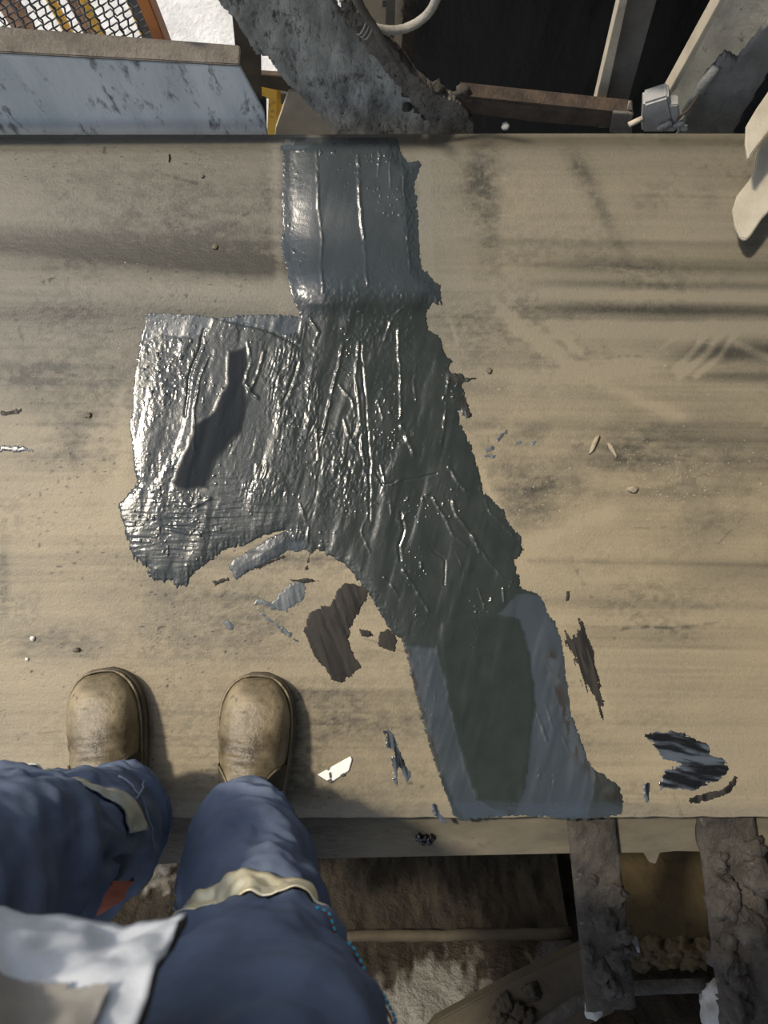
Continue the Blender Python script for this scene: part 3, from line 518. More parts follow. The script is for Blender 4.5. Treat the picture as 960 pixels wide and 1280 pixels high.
# trousers: both legs and the seat in one mesh
Vt = []; Qt = []; Mt = []
for side in (0, 1):
    s, ph = np.meshgrid(np.linspace(0, 1, 170), np.linspace(0, 2 * math.pi, 121)[:-1], indexing='ij')
    x, y, z = leg_pt(None, s, ph, 0, side); base = sum(len(v) for v in Vt); I = np.arange(s.size).reshape(s.shape) + base
    J = np.roll(I, -1, 1); Qt.append(np.stack([I[:-1], J[:-1], J[1:], I[1:]], -1).reshape(-1, 4)); Vt.append(np.stack([x, y, z], -1).reshape(-1, 3))
PEL = spline([(0, -.235, -.40, .80, .20, .125), (.4, -.23, -.40, .90, .205, .135), (.8, -.23, -.39, 1.0, .185, .125), (1, -.23, -.38, 1.05, .180, .12)])
s, ph = np.meshgrid(np.linspace(0, 1, 30), np.linspace(0, 2 * math.pi, 81)[:-1], indexing='ij'); cx, cy, cz, rx, ry = PEL(s)
base = sum(len(v) for v in Vt); I = np.arange(s.size).reshape(s.shape) + base; J = np.roll(I, -1, 1)
Qt.append(np.stack([I[:-1], J[:-1], J[1:], I[1:]], -1).reshape(-1, 4)); Vt.append(np.stack([cx + rx * np.cos(ph), cy + ry * np.sin(ph), cz], -1).reshape(-1, 3))
tr = link('trousers', mesh_np('trousers', np.concatenate(Vt), np.concatenate(Qt)), MT['navy_worn'], person)
sd_ = tr.modifiers.new('thick', 'SOLIDIFY'); sd_.thickness = .003; sd_.offset = -1
PI = math.pi
leg_patch('hem', 0, 0, .035, 0, 2 * PI, 8, 100, .003, MT['navy_worn'], tr)
leg_patch('hem', 1, 0, .035, 0, 2 * PI, 8, 100, .003, MT['navy_worn'], tr)
o = leg_patch('reflective_tape', 0, .445, .50, -.3, PI + .35, 12, 110, .004, MT['tape_sunlit'], tr, .012, .002); o['label'] = 'pale yellow reflective tape shining in the sun'
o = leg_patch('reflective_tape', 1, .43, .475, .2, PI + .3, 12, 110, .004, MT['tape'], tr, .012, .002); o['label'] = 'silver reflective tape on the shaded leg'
o = leg_patch('cloth_panel', 1, .455, .56, -1.15, -.30, 20, 50, .003, MT['orange_cloth'], tr, .01); o['label'] = 'orange cloth panel'
def seam(side, path, r, m, name='seam', off=.003):
    pts = []
    for i in range(len(path) - 1):
        for k in range(14):
            t = k / 14; s = path[i][0] * (1 - t) + path[i + 1][0] * t; ph = path[i][1] * (1 - t) + path[i + 1][1] * t
            pts.append(tuple(float(c) for c in leg_pt(None, np.array(s), np.array(ph), off, side)))
    return link(name, bm_mesh(name, tube(pts, r, 6)), m, tr)
seam(1, [(.36, 1.0), (.38, .4), (.40, -.2), (.47, -.9), (.55, -1.3)], .0013, MT['seam'])
seam(1, [(.20, .9), (.30, .75), (.42, .55)], .0012, MT['seam'])
seam(0, [(.30, PI + .1), (.40, PI - .1), (.46, PI + .35)], .0013, MT['seam'])
seam(0, [(.10, PI + .4), (.22, PI - .1), (.30, PI + .1)], .0012, MT['seam'])
st_path = [(.545, .95), (.58, .62), (.63, .36), (.68, .2), (.74, .1)]
for i in range(26):
    t0 = i / 26 * 4; k = min(int(t0), 3); f0 = t0 - k; t1 = t0 + .085; f1 = t1 - k
    a = [st_path[k][j] * (1 - f0) + st_path[k + 1][j] * f0 for j in (0, 1)]; b_ = [st_path[k][j] * (1 - f1) + st_path[k + 1][j] * f1 for j in (0, 1)]
    seam(0, [a, b_], .0016, MT['cyan'], 'stitch', .004)
seam(0, [(a + .004, b_ - .05) for a, b_ in st_path], .0011, MT['red'], 'seam')
# boots
def boot(loc, rot, nm='boot'):
    root = bpy.data.objects.new(nm, None); C.objects.link(root); root.parent = person; root.matrix_parent_inverse = person.matrix_basis.inverted()
    root.location = loc; root.rotation_euler = (0, 0, rot)
    # y: -.20 heel .. +.105 toe (ankle centre at 0 .. -.06)
    wid = spline([(-.205, .012), (-.19, .030), (-.16, .040), (-.10, .041), (-.04, .044), (.02, .052), (.06, .0545), (.09, .051), (.11, .042), (.122, .031), (.128, .022)])
    hgt = spline([(-.205, .10), (-.19, .12), (-.16, .135), (-.10, .135), (-.045, .125), (-.01, .105), (.03, .088), (.06, .080), (.09, .072), (.11, .060), (.122, .046), (.128, .034)])
    ys = np.concatenate([np.linspace(-.205, .09, 60), np.linspace(.095, .128, 16)]); a = np.linspace(0, PI, 41)
    Yg, A = np.meshgrid(ys, a, indexing='ij'); w_, = wid(Yg); h_, = hgt(Yg)
    cre = .0022 * np.exp(-((Yg - .015) / .035) ** 2) * np.sin(Yg * 330 + 1.5 * np.cos(A)) * np.sin(A) + .0025 * (fbm(Yg * 60 + 9, A * 2.5, 3, 4) - .45)
    pw = .62; ca = np.sign(np.cos(A)) * np.abs(np.cos(A)) ** .8; sa = np.sin(A) ** pw
    Xg = (w_ + cre) * ca * (1 - .10 * sa); Zg = .026 + (h_ - .026 + cre) * sa
    seam_ = .0018 * np.exp(-((Yg - .095 + .03 * (np.cos(A)) ** 2) / .0035) ** 2); Zg = Zg + seam_ * np.sin(A)
    I = np.arange(Yg.size).reshape(Yg.shape); q = np.stack([I[:-1, :-1], I[:-1, 1:], I[1:, 1:], I[1:, :-1]], -1).reshape(-1, 4)
    link('upper', mesh_np('upper', np.stack([Xg, Yg, Zg], -1).reshape(-1, 3), q), MT['leather'], root, True, True)
    bm = bmesh.new(); yy = np.concatenate([np.linspace(-.205, .1, 30), np.linspace(.105, .128, 14)]); ww, = wid(yy)
    outl = [(w1 + .005, y1) for w1, y1 in zip(ww, yy)] + [(.013, .1335), (-.013, .1335)] + [(-w1 - .005, y1) for w1, y1 in zip(ww[::-1], yy[::-1])]
    link('sole', bm_mesh('sole', prism([Vector((x1, y1 * 1.02, .0)) for x1, y1 in outl], (0, 0, .028), .003)), MT['sole'], root, True, True)
    # welt stitch line round the toe
    pts = [Vector(((w1 + .0015), y1 * 1.01, .0305)) for w1, y1 in zip(ww[14:], yy[14:])] + [Vector((.012, .1315, .0305)), Vector((0, .1325, .0305)), Vector((-.012, .1315, .0305))] + [Vector((-(w1 + .0015), y1 * 1.01, .0305)) for w1, y1 in zip(ww[:13:-1], yy[:13:-1])]
    link('welt', bm_mesh('welt', tube(pts, .0022, 6)), MT['leather'], root, True, True)
    # shaft with elastic side gussets
    pts = [Vector((0, -.10, .09)), Vector((0, -.098, .13)), Vector((0, -.096, .17)), Vector((0, -.095, .21))]
    bm = tube(pts, [.046, .046, .047, .048], 28, True); link('shaft', bm_mesh('shaft', bm), MT['leather'], root, True, True)
    for sx in (0, 1):
        yg = np.linspace(-.075, .002, 24); tt = np.linspace(0, 1, 12); Y2, T2 = np.meshgrid(yg, tt, indexing='ij')
        A2 = .02 + T2 * (.15 + 1.0 * np.sqrt(np.clip(1 - ((Y2 + .0365) / .040) ** 2, 0, 1)))
        w2, = wid(Y2); h2, = hgt(Y2); sa2 = np.sin(A2) ** pw; off = .0022
        X2 = (w2 + off) * np.cos(A2) ** .8 * (1 - .10 * sa2); Z2 = .026 + (h2 - .026 + off) * sa2
        if sx: X2 = -X2
        I2 = np.arange(Y2.size).reshape(Y2.shape); q2 = np.stack([I2[:-1, :-1], I2[:-1, 1:], I2[1:, 1:], I2[1:, :-1]], -1).reshape(-1, 4)
        V2 = np.stack([X2, Y2, Z2], -1)
        g = link('elastic_gusset', mesh_np('elastic_gusset', V2.reshape(-1, 3), q2), MT['elastic'], root, True, True); md = g.modifiers.new('thick', 'SOLIDIFY'); md.thickness = .002; md.offset = 0
        link('gusset_seam', bm_mesh('gusset_seam', tube([Vector(v) for v in V2[:, -1]], .0016, 6)), MT['leather'], root, True, True)
    return root
pr = PZ(320, 843, .03); pl_ = PZ(131, 838, .03)
boot((pr.x, pr.y - .134, 0), math.radians(-1)); boot((pl_.x + .012, pl_.y - .132, 0), math.radians(9))
# body: one skinned figure inside the clothes, head bent down, both hands raised round the camera
bv = []; be = []; br = []
def chain(pts, start=None):
    i = start
    for (x, y, z, r) in pts:
        bv.append((x, y, z)); br.append(r)
        if i is not None: be.append((i, len(bv) - 1))
        i = len(bv) - 1
    return i
pel = chain([(-.23, -.40, .93, .085)]); chest = chain([(-.23, -.37, 1.10, .085), (-.23, -.34, 1.28, .09)], pel); shb = chain([(-.23, -.32, 1.40, .07)], chest)
chain([(-.23, -.29, 1.49, .048), (-.23, -.265, 1.56, .062), (-.23, -.235, 1.635, .078), (-.23, -.245, 1.70, .066)], shb)
for sx in (-1, 1):
    hx0 = .085 * sx; w_i = chain([(-.23 + .16 * sx, -.32, 1.39, .05), (-.23 + .245 * sx, -.28, 1.14, .04), (hx0 - .02 + .02 * sx, -.12, 1.24, .026), (hx0, -.065, 1.262, .026), (hx0, -.03, 1.268, .024)], shb)
    for k in range(4):
        f0 = .012 - .014 * k; chain([(hx0 - .012 * sx, -.045 + .018 * k, 1.29, .0085), (hx0 - .035 * sx, -.045 + .018 * k, 1.293 - .002 * k, .008), (hx0 - .052 * sx, -.043 + .018 * k, 1.282, .007)], w_i)
    chain([(hx0 - .02 * sx, -.075, 1.278, .010), (hx0 - .045 * sx, -.06, 1.285, .008)], w_i - 1)
    lg = LEG_R if sx > 0 else LEG_L
    q_ = [tuple(float(c) for c in lg(np.array(t))[:3]) for t in (.92, .75, .55, .25, .03)]
    chain([(*p_, r_) for p_, r_ in zip(q_, (.07, .062, .046, .045, .036))], pel)
bme = bpy.data.meshes.new('body'); bme.from_pydata(bv, be, []); bo = bpy.data.objects.new('body', bme); C.objects.link(bo); bme.materials.append(MT['skin']); bo.parent = person; bo.matrix_parent_inverse = person.matrix_basis.inverted()
md = bo.modifiers.new('skin', 'SKIN'); md.use_smooth_shade = True
for i, sv in enumerate(bme.skin_vertices[0].data): sv.radius = (br[i], br[i]); sv.use_root = (i == 0)
bo.modifiers.new('sub', 'SUBSURF').levels = 1; bo.modifiers['sub'].render_levels = 2
bm = bmesh.new(); lump(bm, (-.23, -.262, 1.685), .088, 3, (.92, 1.05, .80), 3, .05); link('hair', bm_mesh('hair', bm), MT['hair'], person)
for sx in (-1, 1):
    bm = tube([(-.23 + .15 * sx, -.32, 1.42), (-.23 + .20 * sx, -.31, 1.30), (-.23 + .25 * sx, -.285, 1.14), (-.23 + .22 * sx + .03, -.24, 1.15), (.085 * sx - .03, -.13, 1.235)], [.085, .07, .062, .058, .042], 20)
    link('sleeve', bm_mesh('sleeve', bm), MT['jacket'], person)
# jacket: torso and the loose front panel
TOR = spline([(0, -.23, -.36, .96, .195, .135), (.25, -.23, -.35, 1.08, .195, .13), (.6, -.23, -.33, 1.28, .215, .13), (.85, -.23, -.31, 1.42, .20, .105), (.97, -.23, -.30, 1.48, .10, .075), (1, -.23, -.295, 1.50, .065, .065)])
s, ph = np.meshgrid(np.linspace(0, 1, 60), np.linspace(0, 2 * PI, 97)[:-1], indexing='ij'); cx, cy, cz, rx, ry = TOR(s)
rr = 1 + .04 * (2 * fbm(np.cos(ph) * 2 + 5, np.sin(ph) * 2 + s * 6 + 5, 3, 2) - .93)
I = np.arange(s.size).reshape(s.shape); J = np.roll(I, -1, 1)
jk = link('jacket', mesh_np('jacket', np.stack([cx + rx * rr * np.cos(ph), cy + ry * rr * np.sin(ph), cz], -1).reshape(-1, 3), np.stack([I[:-1], J[:-1], J[1:], I[1:]], -1).reshape(-1, 4)), MT['jacket'], person)
# loose panel: a runs from the open front edge round to the back hip, b from hem to chest
a, b_ = np.meshgrid(np.linspace(0, 1, 90), np.linspace(0, 1, 60), indexing='ij')
hx = -.128 - .36 * a + .012 * b_; hy = -.187 - .24 * sstep(.55, 1.0, a) - .006 * np.sin(a * 9) * (1 - b_) - .035 * b_ ** 1.5
hz = .715 + .30 * b_ + .006 * np.sin(a * 15 + 1) * (1 - b_) + .010 * sstep(.1, .4, a) * (1 - b_)
hy = hy + .016 * (2 * fbm(a * 7 + b_ * 2, b_ * 5 - a * 3, 4, 3) - .93) + .012 * np.exp(-((a * 1.1 - .45 + .5 * b_) / .06) ** 2)
hz = hz + .0 * a
I = np.arange(a.size).reshape(a.shape); q = np.stack([I[:-1, :-1], I[1:, :-1], I[1:, 1:], I[:-1, 1:]], -1).reshape(-1, 4)
o = link('front_panel', mesh_np('front_panel', np.stack([hx, hy, hz], -1).reshape(-1, 3), q), [MT['jacket'], MT['jacket_in']], jk)
o['label'] = 'loose light grey front panel with a square hem corner'
pk = (a > .05) & (a < .50) & (b_ > .30 + .06 * np.abs(a - .2)) & (b_ < .75)
ff = pk[:-1, :-1] & pk[1:, 1:]; hn = np.array([0, -1, 0])
link('pocket', mesh_np('pocket', np.stack([hx, hy + .005, hz], -1).reshape(-1, 3), np.stack([I[:-1, :-1], I[1:, :-1], I[1:, 1:], I[:-1, 1:]], -1)[ff]), MT['jacket_hem'], jk)['label'] = 'dusty brown patch pocket'
md = o.modifiers.new('thick', 'SOLIDIFY'); md.thickness = .006; md.offset = -1; md.material_offset = 1; md.material_offset_rim = 1

# ------------------------------------------------------------------ far side of the belt (top of the picture)
# galvanised rail with dusty flange
t = thing('side_rail', 'pale blue-grey galvanised steel rail along the far belt edge', 'rail', PY(160, 155, .885))
YR = .885
prof = [PY(-500, 172, YR), PY(0, 175, YR), PY(336, 178, YR), PY(330, 140, YR), PY(300, 84, YR), PY(0, 68, YR), PY(-500, 44, YR)]
link('web', bm_mesh('web', prism(prof, (0, .006, 0), .0015)), MT['steel_blue'], t, False)
zf = prof[4].z; zl = prof[5].z
fl = [PY(-500, 44, YR), PY(0, 68, YR), PY(300, 84, YR), PY(302, 66, YR + .03), PY(300, 63, YR + .035), PY(0, 46, YR + .045), PY(-500, 22, YR + .045)]
fl = [Vector((v.x, v.y, prof[4].z + (v.x - prof[4].x) * (prof[5].z - prof[4].z) / (prof[5].x - prof[4].x))) for v in fl]
link('flange', bm_mesh('flange', prism(fl, (0, 0, .006), .0015)), MT['dust'], t, False)
# mesh guard standing behind the rail
YG = .965
t = thing('mesh_guard', 'dark expanded-metal mesh guard with an orange end frame behind the rail', 'guard', PY(110, 52, YG))
bm = bmesh.new(); rs = random.Random(3)
x0 = PY(-60, 20, YG).x; x1 = PY(196, 20, YG).x; zb_ = PY(100, 62, YG).z; zt_ = zb_ + .20; sp = .0155; A_ = []
def add_tube(bm, pts, r, n=5):
    t2 = tube(pts, r, n); m_ = bpy.data.meshes.new('tmp'); t2.to_mesh(m_); t2.free(); bm.from_mesh(m_); bpy.data.meshes.remove(m_)
nc = int((x1 - x0) / sp)
for i in range(nc + 1):
    x = x0 + i * sp; add_tube(bm, [Vector((x + (.0012 if j % 2 else -.0012), YG + (.002 if j % 2 else -.002), zb_ + (zt_ - zb_) * j / 16)) for j in range(17)], .0016)
for j in range(15):
    z = zb_ + j * sp * .92; add_tube(bm, [Vector((x0 + (x1 - x0) * i / (2 * nc), YG + (.003 if i % 2 else -.003), z + (.004 if i % 4 < 2 else -.004) + .012 * i / (2 * nc))) for i in range(2 * nc + 1)], .0015)
link('mesh_wire', bm_mesh('mesh_wire', bm), MT['wire'], t)['kind'] = 'stuff'
pa, pb = PY(209, 62, YG + .004), PY(194, -150, YG + .004)
link('end_frame', bm_mesh('end_frame', bar(Vector((pa.x, YG, zb_ - .02)), Vector((pa.x - .002, YG, zt_ + .0)), (.020, 0, 0), (0, .03, 0))), MT['orange'], t, False)
link('bottom_frame', bm_mesh('bottom_frame', bar(Vector((x0, YG, zb_ - .004)), Vector((pa.x, YG, zb_ - .004)), (0, .02, 0), (0, 0, .008))), MT['rust'], t, False)
# posts beyond the guard
def post(name, label, cat, px, py, Y, r, m, group=None, ztop=.75, zbot=-1.06, square=False):
    P = PY(px, py, Y); t = thing(name, label, cat, (P.x, Y, zbot), group)
    if square: link('shaft', bm_mesh('shaft', bar((P.x, Y, zbot), (P.x, Y, ztop), (r * 2, 0, 0), (0, r * 2, 0))), m, t, False)
    else: link('shaft', bm_mesh('shaft', tube([(P.x, Y, zbot), (P.x, Y, (zbot + ztop) / 2), (P.x, Y, ztop)], r, 16)), m, t)
    link('base_plate', bm_mesh('base_plate', bar((P.x - r * 3, Y, zbot + .012), (P.x + r * 3, Y, zbot + .012), (0, r * 6, 0), (0, 0, .012))), m, t, False)
    return t
post('rusty_post', 'rusty brown post behind the mesh guard, nearest the left frame edge', 'post', 27, 30, 1.30, .018, MT['pinkrust'], square=True)
post('handrail_post', 'yellow and pink-rust handrail post behind the mesh, left of the two', 'post', 80, 30, 1.45, .012, MT['yellow'])
post('handrail_post', 'brighter yellow handrail post behind the mesh, right of the two', 'post', 119, 30, 1.45, .013, MT['yellow'])
post('rusty_post', 'pinkish rusty post standing between the two yellow handrail posts', 'post', 106, 30, 1.36, .010, MT['pinkrust'], square=True)
post('black_post', 'black and yellow post beside the orange end frame', 'post', 182, 25, 1.2, .014, MT['wire'], square=True)
post('handrail_post', 'thin yellow post tucked left of the black post', 'post', 172, 25, 1.25, .007, MT['yellow'])
# brown post right of the rail, with cross bar
YB = .93
t = thing('brown_post', 'shaded dark brown steel post at the cut end of the rail', 'post', PY(310, 130, YB))
link('web', bm_mesh('web', prism([PY(a, b, YB) for a, b in [(289, 8), (314, 32), (326, 55), (327, 126), (322, 122), (296, 80)]], (0, .012, 0), .001)), MT['dark_brown'], t, False)
link('foot', bm_mesh('foot', prism([PY(a, b, YB + .012) for a, b in [(320, 122), (333, 126), (334, 200), (320, 200)]], (0, .008, 0), .001)), MT['black_rubber'], t, False)
t = thing('cross_bar', 'short dark brown bar bridging the brown post and muddy brace', 'bar', PY(355, 105, YB + .03))
link('bar_web', bm_mesh('bar_web', prism([PY(a, b, YB + .03) for a, b in [(318, 93), (362, 96), (400, 122), (380, 118), (346, 113), (318, 107)]], (0, .01, 0), .001)), MT['dark_brown'], t, False)
# yellow rail piece and pale gusset beyond
t = thing('yellow_rail', 'sunlit orange-yellow angle rail seen in the gap beside the brace', 'rail', PY(355, 140, 1.02))
link('web', bm_mesh('web', prism([PY(a, b, 1.02) for a, b in [(326, 108), (346, 112), (348, 200), (332, 200), (336, 124), (326, 122)]], (0, .01, 0), .001)), MT['yellow'], t, False)
link('flange', bm_mesh('flange', prism([PY(a, b, 1.03) for a, b in [(346, 112), (358, 116), (352, 200), (346, 200)]], (0, .03, 0), .001)), MT['yellow'], t, False)
link('clip', bm_mesh('clip', prism([PY(a, b, 1.015) for a, b in [(351, 117), (360, 118), (356, 132), (351, 130)]], (0, .01, 0), .001)), MT['ink'], t, False)
t = thing('gusset_plate', 'triangular sunlit beige gusset plate at the belt edge below the brace', 'plate', PY(385, 160, .955))
link('plate', bm_mesh('plate', prism([PY(a, b, .955) for a, b in [(361, 114), (386, 116), (432, 166), (440, 200), (340, 200), (345, 160)]], (0, .008, 0), .001)), MT['beige'], t, False)
# diagonal muddy brace
YD = .925
def dens(poly, Y, off, m, name, parent, amp, k, nx=90, turn=0.0):
    """a thick mud-covered plate: dense front sheet inside the outline, solidified back"""
    us = [a for a, b in poly]; vs = [b for a, b in poly]
    c = [PY(a, b, Y) for a in (min(us), max(us)) for b in (min(vs), max(vs))]
    xs_ = np.linspace(min(v.x for v in c), max(v.x for v in c), nx); step = xs_[1] - xs_[0]; zs_ = np.arange(min(v.z for v in c), max(v.z for v in c), step)
    X, Z = np.meshgrid(xs_, zs_); Y = Y + turn * (X - X.mean()); U, V = proj(X, Y + 0 * X, Z); s_ = sdf(U, V, poly) + 3 * (fbm(U / 6, V / 6, 3, k) - .47)
    Yy = Y - amp * (fbm(U / 22, V / 30, 4, k) - .3) * sstep(0, 12, s_) - amp * .5 * (fbm(U / 5, V / 8, 3, k + 1) - .4) * sstep(0, 6, s_)
    ins = s_ > 0; cell = ins[:-1, :-1] & ins[:-1, 1:] & ins[1:, 1:] & ins[1:, :-1]
    I = np.arange(X.size).reshape(X.shape); q = np.stack([I[:-1, :-1], I[1:, :-1], I[1:, 1:], I[:-1, 1:]], -1)[cell]
    used = np.unique(q); mp_ = np.full(X.size, -1, np.int64); mp_[used] = np.arange(len(used))
    o = link(name, mesh_np(name, np.stack([X, Yy, Z], -1).reshape(-1, 3)[used], mp_[q]), m, parent)
    md = o.modifiers.new('thick', 'SOLIDIFY'); md.thickness = off; md.offset = 1 if off < 0 else -1
    return o
t = thing('diagonal_brace', 'broad mud-spattered grey steel brace rising diagonally from the belt edge', 'brace', PY(480, 160, YD))
dens([(230, -60), (279, 0), (294, 16), (320, 60), (334, 62), (357, 95), (385, 124), (425, 166), (428, 180), (590, 180), (560, 150), (535, 132), (505, 100), (478, 70), (452, 40), (425, 5), (380, -60)], YD, .012, MT['steel_mud'], 'plate', t, .006, 2, 220)
dens([(425, -20), (452, 8), (470, 28), (500, 55), (520, 85), (545, 105), (575, 118), (590, 140), (592, 180), (560, 180), (548, 150), (520, 120), (490, 85), (462, 52), (432, 15)], YD - .012, .02, MT['dust'], 'flange', t, .012, 3, 150)
bm = bmesh.new(); rs = random.Random(4)
for k in range(26):
    u = rs.uniform(505, 588); v = rs.uniform(112, 162) - (588 - u) * .12
    P = PY(u, v, YD - .018); lump(bm, P, rs.uniform(.006, .016), k, (1, .8, 1), 2, .6, 2.0)
o = link('mud_crust', bm_mesh('mud_crust', bm), MT['mud'], t); o['kind'] = 'stuff'
pts = curve_pts([PY(432, -30, YD - .03), PY(452, 10, YD - .03), PY(476, 48, YD - .03), PY(498, 82, YD - .028), PY(520, 118, YD - .025)], 8)
t = thing('steel_rod', 'thin mud-caked rod lying along the upper edge of the brace', 'rod', PY(498, 82, YD - .03)); link('rod', bm_mesh('rod', tube(pts, .0065, 10, True, .14)), MT['dust'], t)
t = thing('wire_tie', 'twisted wire tie looped around rod and hose on the brace', 'wire', PY(458, 32, YD - .03))
for k in range(3):
    c = PY(452 + 4 * k, 30 + 3 * k, YD - .026); pts = [c + Vector((.010 * math.cos(q_) * .8, .014 * math.sin(q_), .014 * math.cos(q_))) for q_ in np.linspace(0, 2 * PI, 17)]
    link('loop', bm_mesh('loop', tube(pts, .0014, 6)), MT['hose'], t)
t = thing('hose', 'dusty grey hose curving out from the brace over the dark curtain', 'hose', PY(500, 35, YD - .02))
link('tube', bm_mesh('tube', tube(curve_pts([PY(456, 30, YD - .025), PY(478, 37, YD - .02), PY(505, 36, YD - .01), PY(530, 22, YD), PY(545, 0, YD), PY(556, -40, YD)], 10), .0068, 12, True, .05)), MT['hose'], t)
# beige upright behind the brace
t = thing('beige_post', 'sunlit beige steel upright behind the brace with a bolt hole', 'post', PY(490, 60, 1.06))
link('face', bm_mesh('face', prism([PY(a, b, 1.06) for a, b in [(440, -60), (486, -60), (484, 32), (478, 60), (440, 0)]], (0, .01, 0), .001)), MT['beige'], t, False)
link('recess', bm_mesh('recess', prism([PY(a, b, 1.055) for a, b in [(486, -60), (497, -60), (494, 50), (482, 34)]], (0, .02, 0), .001)), MT['post_dark'], t, False)
link('edge_flange', bm_mesh('edge_flange', prism([PY(a, b, 1.045) for a, b in [(496, -60), (508, -60), (502, 70), (493, 55)]], (0, .02, 0), .001)), MT['beige'], t, False)
link('bolt_hole', bm_mesh('bolt_hole', prism([PY(a, b, 1.058) for a, b in [(478, 2), (485, 2), (484, 9), (478, 9)]], (0, .006, 0))), MT['ink'], t, False)
dens([(507, -60), (524, -60), (514, 75), (512, 110), (497, 80), (504, 40)], 1.05, .02, MT['mud_brown'], 'mud_crust', t, .008, 4, 40)
# rusty bar along the belt edge
YQ = .90
t = thing('rusty_bar', 'rusty brown angle bar lying along the far belt edge before the curtain', 'bar', PY(680, 150, YQ))
link('web', bm_mesh('web', prism([PY(a, b, YQ) for a, b in [(575, 121), (680, 133), (760, 140), (790, 143), (788, 162), (760, 160), (670, 153), (596, 143), (575, 141)]], (0, .008, 0), .0012)), MT['rust'], t, False)
link('top_flange', bm_mesh('top_flange', prism([PY(575, 121, YQ), PY(680, 133, YQ), PY(790, 143, YQ), PY(790, 143, YQ) + Vector((0, .025, 0)), PY(575, 121, YQ) + Vector((0, .025, 0))], (0, 0, .004))), MT['rust'], t, False)
link('end_plate', bm_mesh('end_plate', prism([PY(a, b, YQ - .004) for a, b in [(766, 141), (791, 143), (790, 168), (762, 166)]], (0, .006, 0), .001)), MT['post_dark'], t, False)
crumb_o = bmesh.new(); lump(crumb_o, PY(632, 158, .885), .008, 3, (1, 1, .8), 2); tag(link('pebble', bm_mesh('pebble', crumb_o), MT['block']), 'small grey pebble under the rusty bar at the belt edge', 'pebble')
# slanting post before the curtain
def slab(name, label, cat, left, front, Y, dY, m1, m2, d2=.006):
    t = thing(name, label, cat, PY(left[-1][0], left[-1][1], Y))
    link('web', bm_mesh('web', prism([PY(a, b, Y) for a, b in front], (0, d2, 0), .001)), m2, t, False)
    link('lit_flange', bm_mesh('lit_flange', prism([PY(a, b, Y - dY) for a, b in left], (0, dY + d2, 0), .001)), m1, t, False)  # paler material paints the sunny side of the post
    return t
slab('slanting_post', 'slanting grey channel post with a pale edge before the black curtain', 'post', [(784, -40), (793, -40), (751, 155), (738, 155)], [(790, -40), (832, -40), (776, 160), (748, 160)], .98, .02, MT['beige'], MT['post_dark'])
# wide right-hand post
t = thing('wide_post', 'wide dusty grey steel post at the far right with rough sunlit face', 'post', PY(880, 160, .97))
dens([(935, -60), (1060, -60), (1010, 0), (965, 70), (905, 180), (815, 180), (840, 110), (870, 60), (908, -5)], 1.10, .015, MT['post_sun'], 'plate', t, .005, 5, 160, -1.0)
link('edge', bm_mesh('edge', prism([PY(a, b, .962) for a, b in [(934, -60), (940, -60), (845, 112), (834, 124), (832, 122)]], (0, .03, 0), .001)), MT['beige'], t, False)
dens([(960, 20), (985, 40), (950, 100), (905, 180), (840, 180), (846, 160), (880, 90), (905, 60), (922, 68)], .955, .012, MT['post_right'], 'cover_plate', t, .004, 6, 110)
link('pipe_stub', bm_mesh('pipe_stub', tube([PY(896, 82, .945), PY(880, 105, .94), PY(858, 140, .935)], [.008, .010, .009], 14)), MT['post_right'], t)
t = thing('side_rod', 'thin pale rod poking from behind the wide right post', 'rod', PY(955, 76, 1.0)); link('rod', bm_mesh('rod', tube([PY(948, 77, 1.0), PY(990, 79, 1.0)], .0022, 8)), MT['beige'], t)
# chalky bracket block with rod
t = thing('bracket_block', 'chalky light grey bracket block sitting on the far belt edge', 'bracket', PY(825, 160, .89))
link('body', bm_mesh('body', prism([PY(a, b, .89) for a, b in [(804, 131), (836, 121), (840, 140), (846, 166), (802, 166)]], (0, .03, 0), .004)), MT['block'], t, False)
link('lug', bm_mesh('lug', prism([PY(a, b, .888) for a, b in [(836, 132), (848, 131), (850, 150), (842, 160)]], (0, .02, 0), .002)), MT['block'], t, False)
link('pin', bm_mesh('pin', tube([PY(786, 156, .886), PY(803, 148, .895)], .005, 10)), MT['beige'], t)
link('rod', bm_mesh('rod', tube([PY(846, 150, .88), PY(862, 135, .90), PY(874, 118, .92)], .0022, 8)), MT['rust'], t)
bm = bmesh.new()
for k in range(7): lump(bm, PY(826 + 5 * k, 160 - (k % 3) * 3, .884), .007, k, (1, .8, .8), 2, .5)
link('mud_crust', bm_mesh('mud_crust', bm), MT['block'], t)['kind'] = 'stuff'
t = thing('steel_spike', 'small pale pointed tab standing above the rusty bar end', 'tab', PY(787, 142, .905)); link('tab', bm_mesh('tab', prism([PY(a, b, .905) for a, b in [(783, 143), (786, 128), (788, 129), (792, 144)]], (0, .004, 0))), MT['beige'], t, False)
# two pale strap ends reaching in from the right
def strap(px_poly, z, label):
    t = thing('flat_strap', label, 'strap', PZ(*px_poly[0], z)); pts = [PZ(a, b, z) for a, b in px_poly]
    link('blade', bm_mesh('blade', prism(pts, (0, 0, .008), .002)), MT['pale_strap'], t, False); return t
strap([(1200, -330), (970, 100), (944, 138), (931, 160), (930, 182), (933, 202), (940, 192), (965, 160), (1260, -260)], .10, 'pale dusty flat strap with a pointed end, the upper of two at the right')
strap([(1260, -150), (970, 164), (956, 176), (944, 192), (941, 216), (936, 226), (920, 246), (914, 264), (917, 284), (924, 300), (930, 303), (936, 297), (950, 276), (975, 250), (1340, -60)], .035, 'pale dusty flat strap with a rounded end, the lower of two at the right')
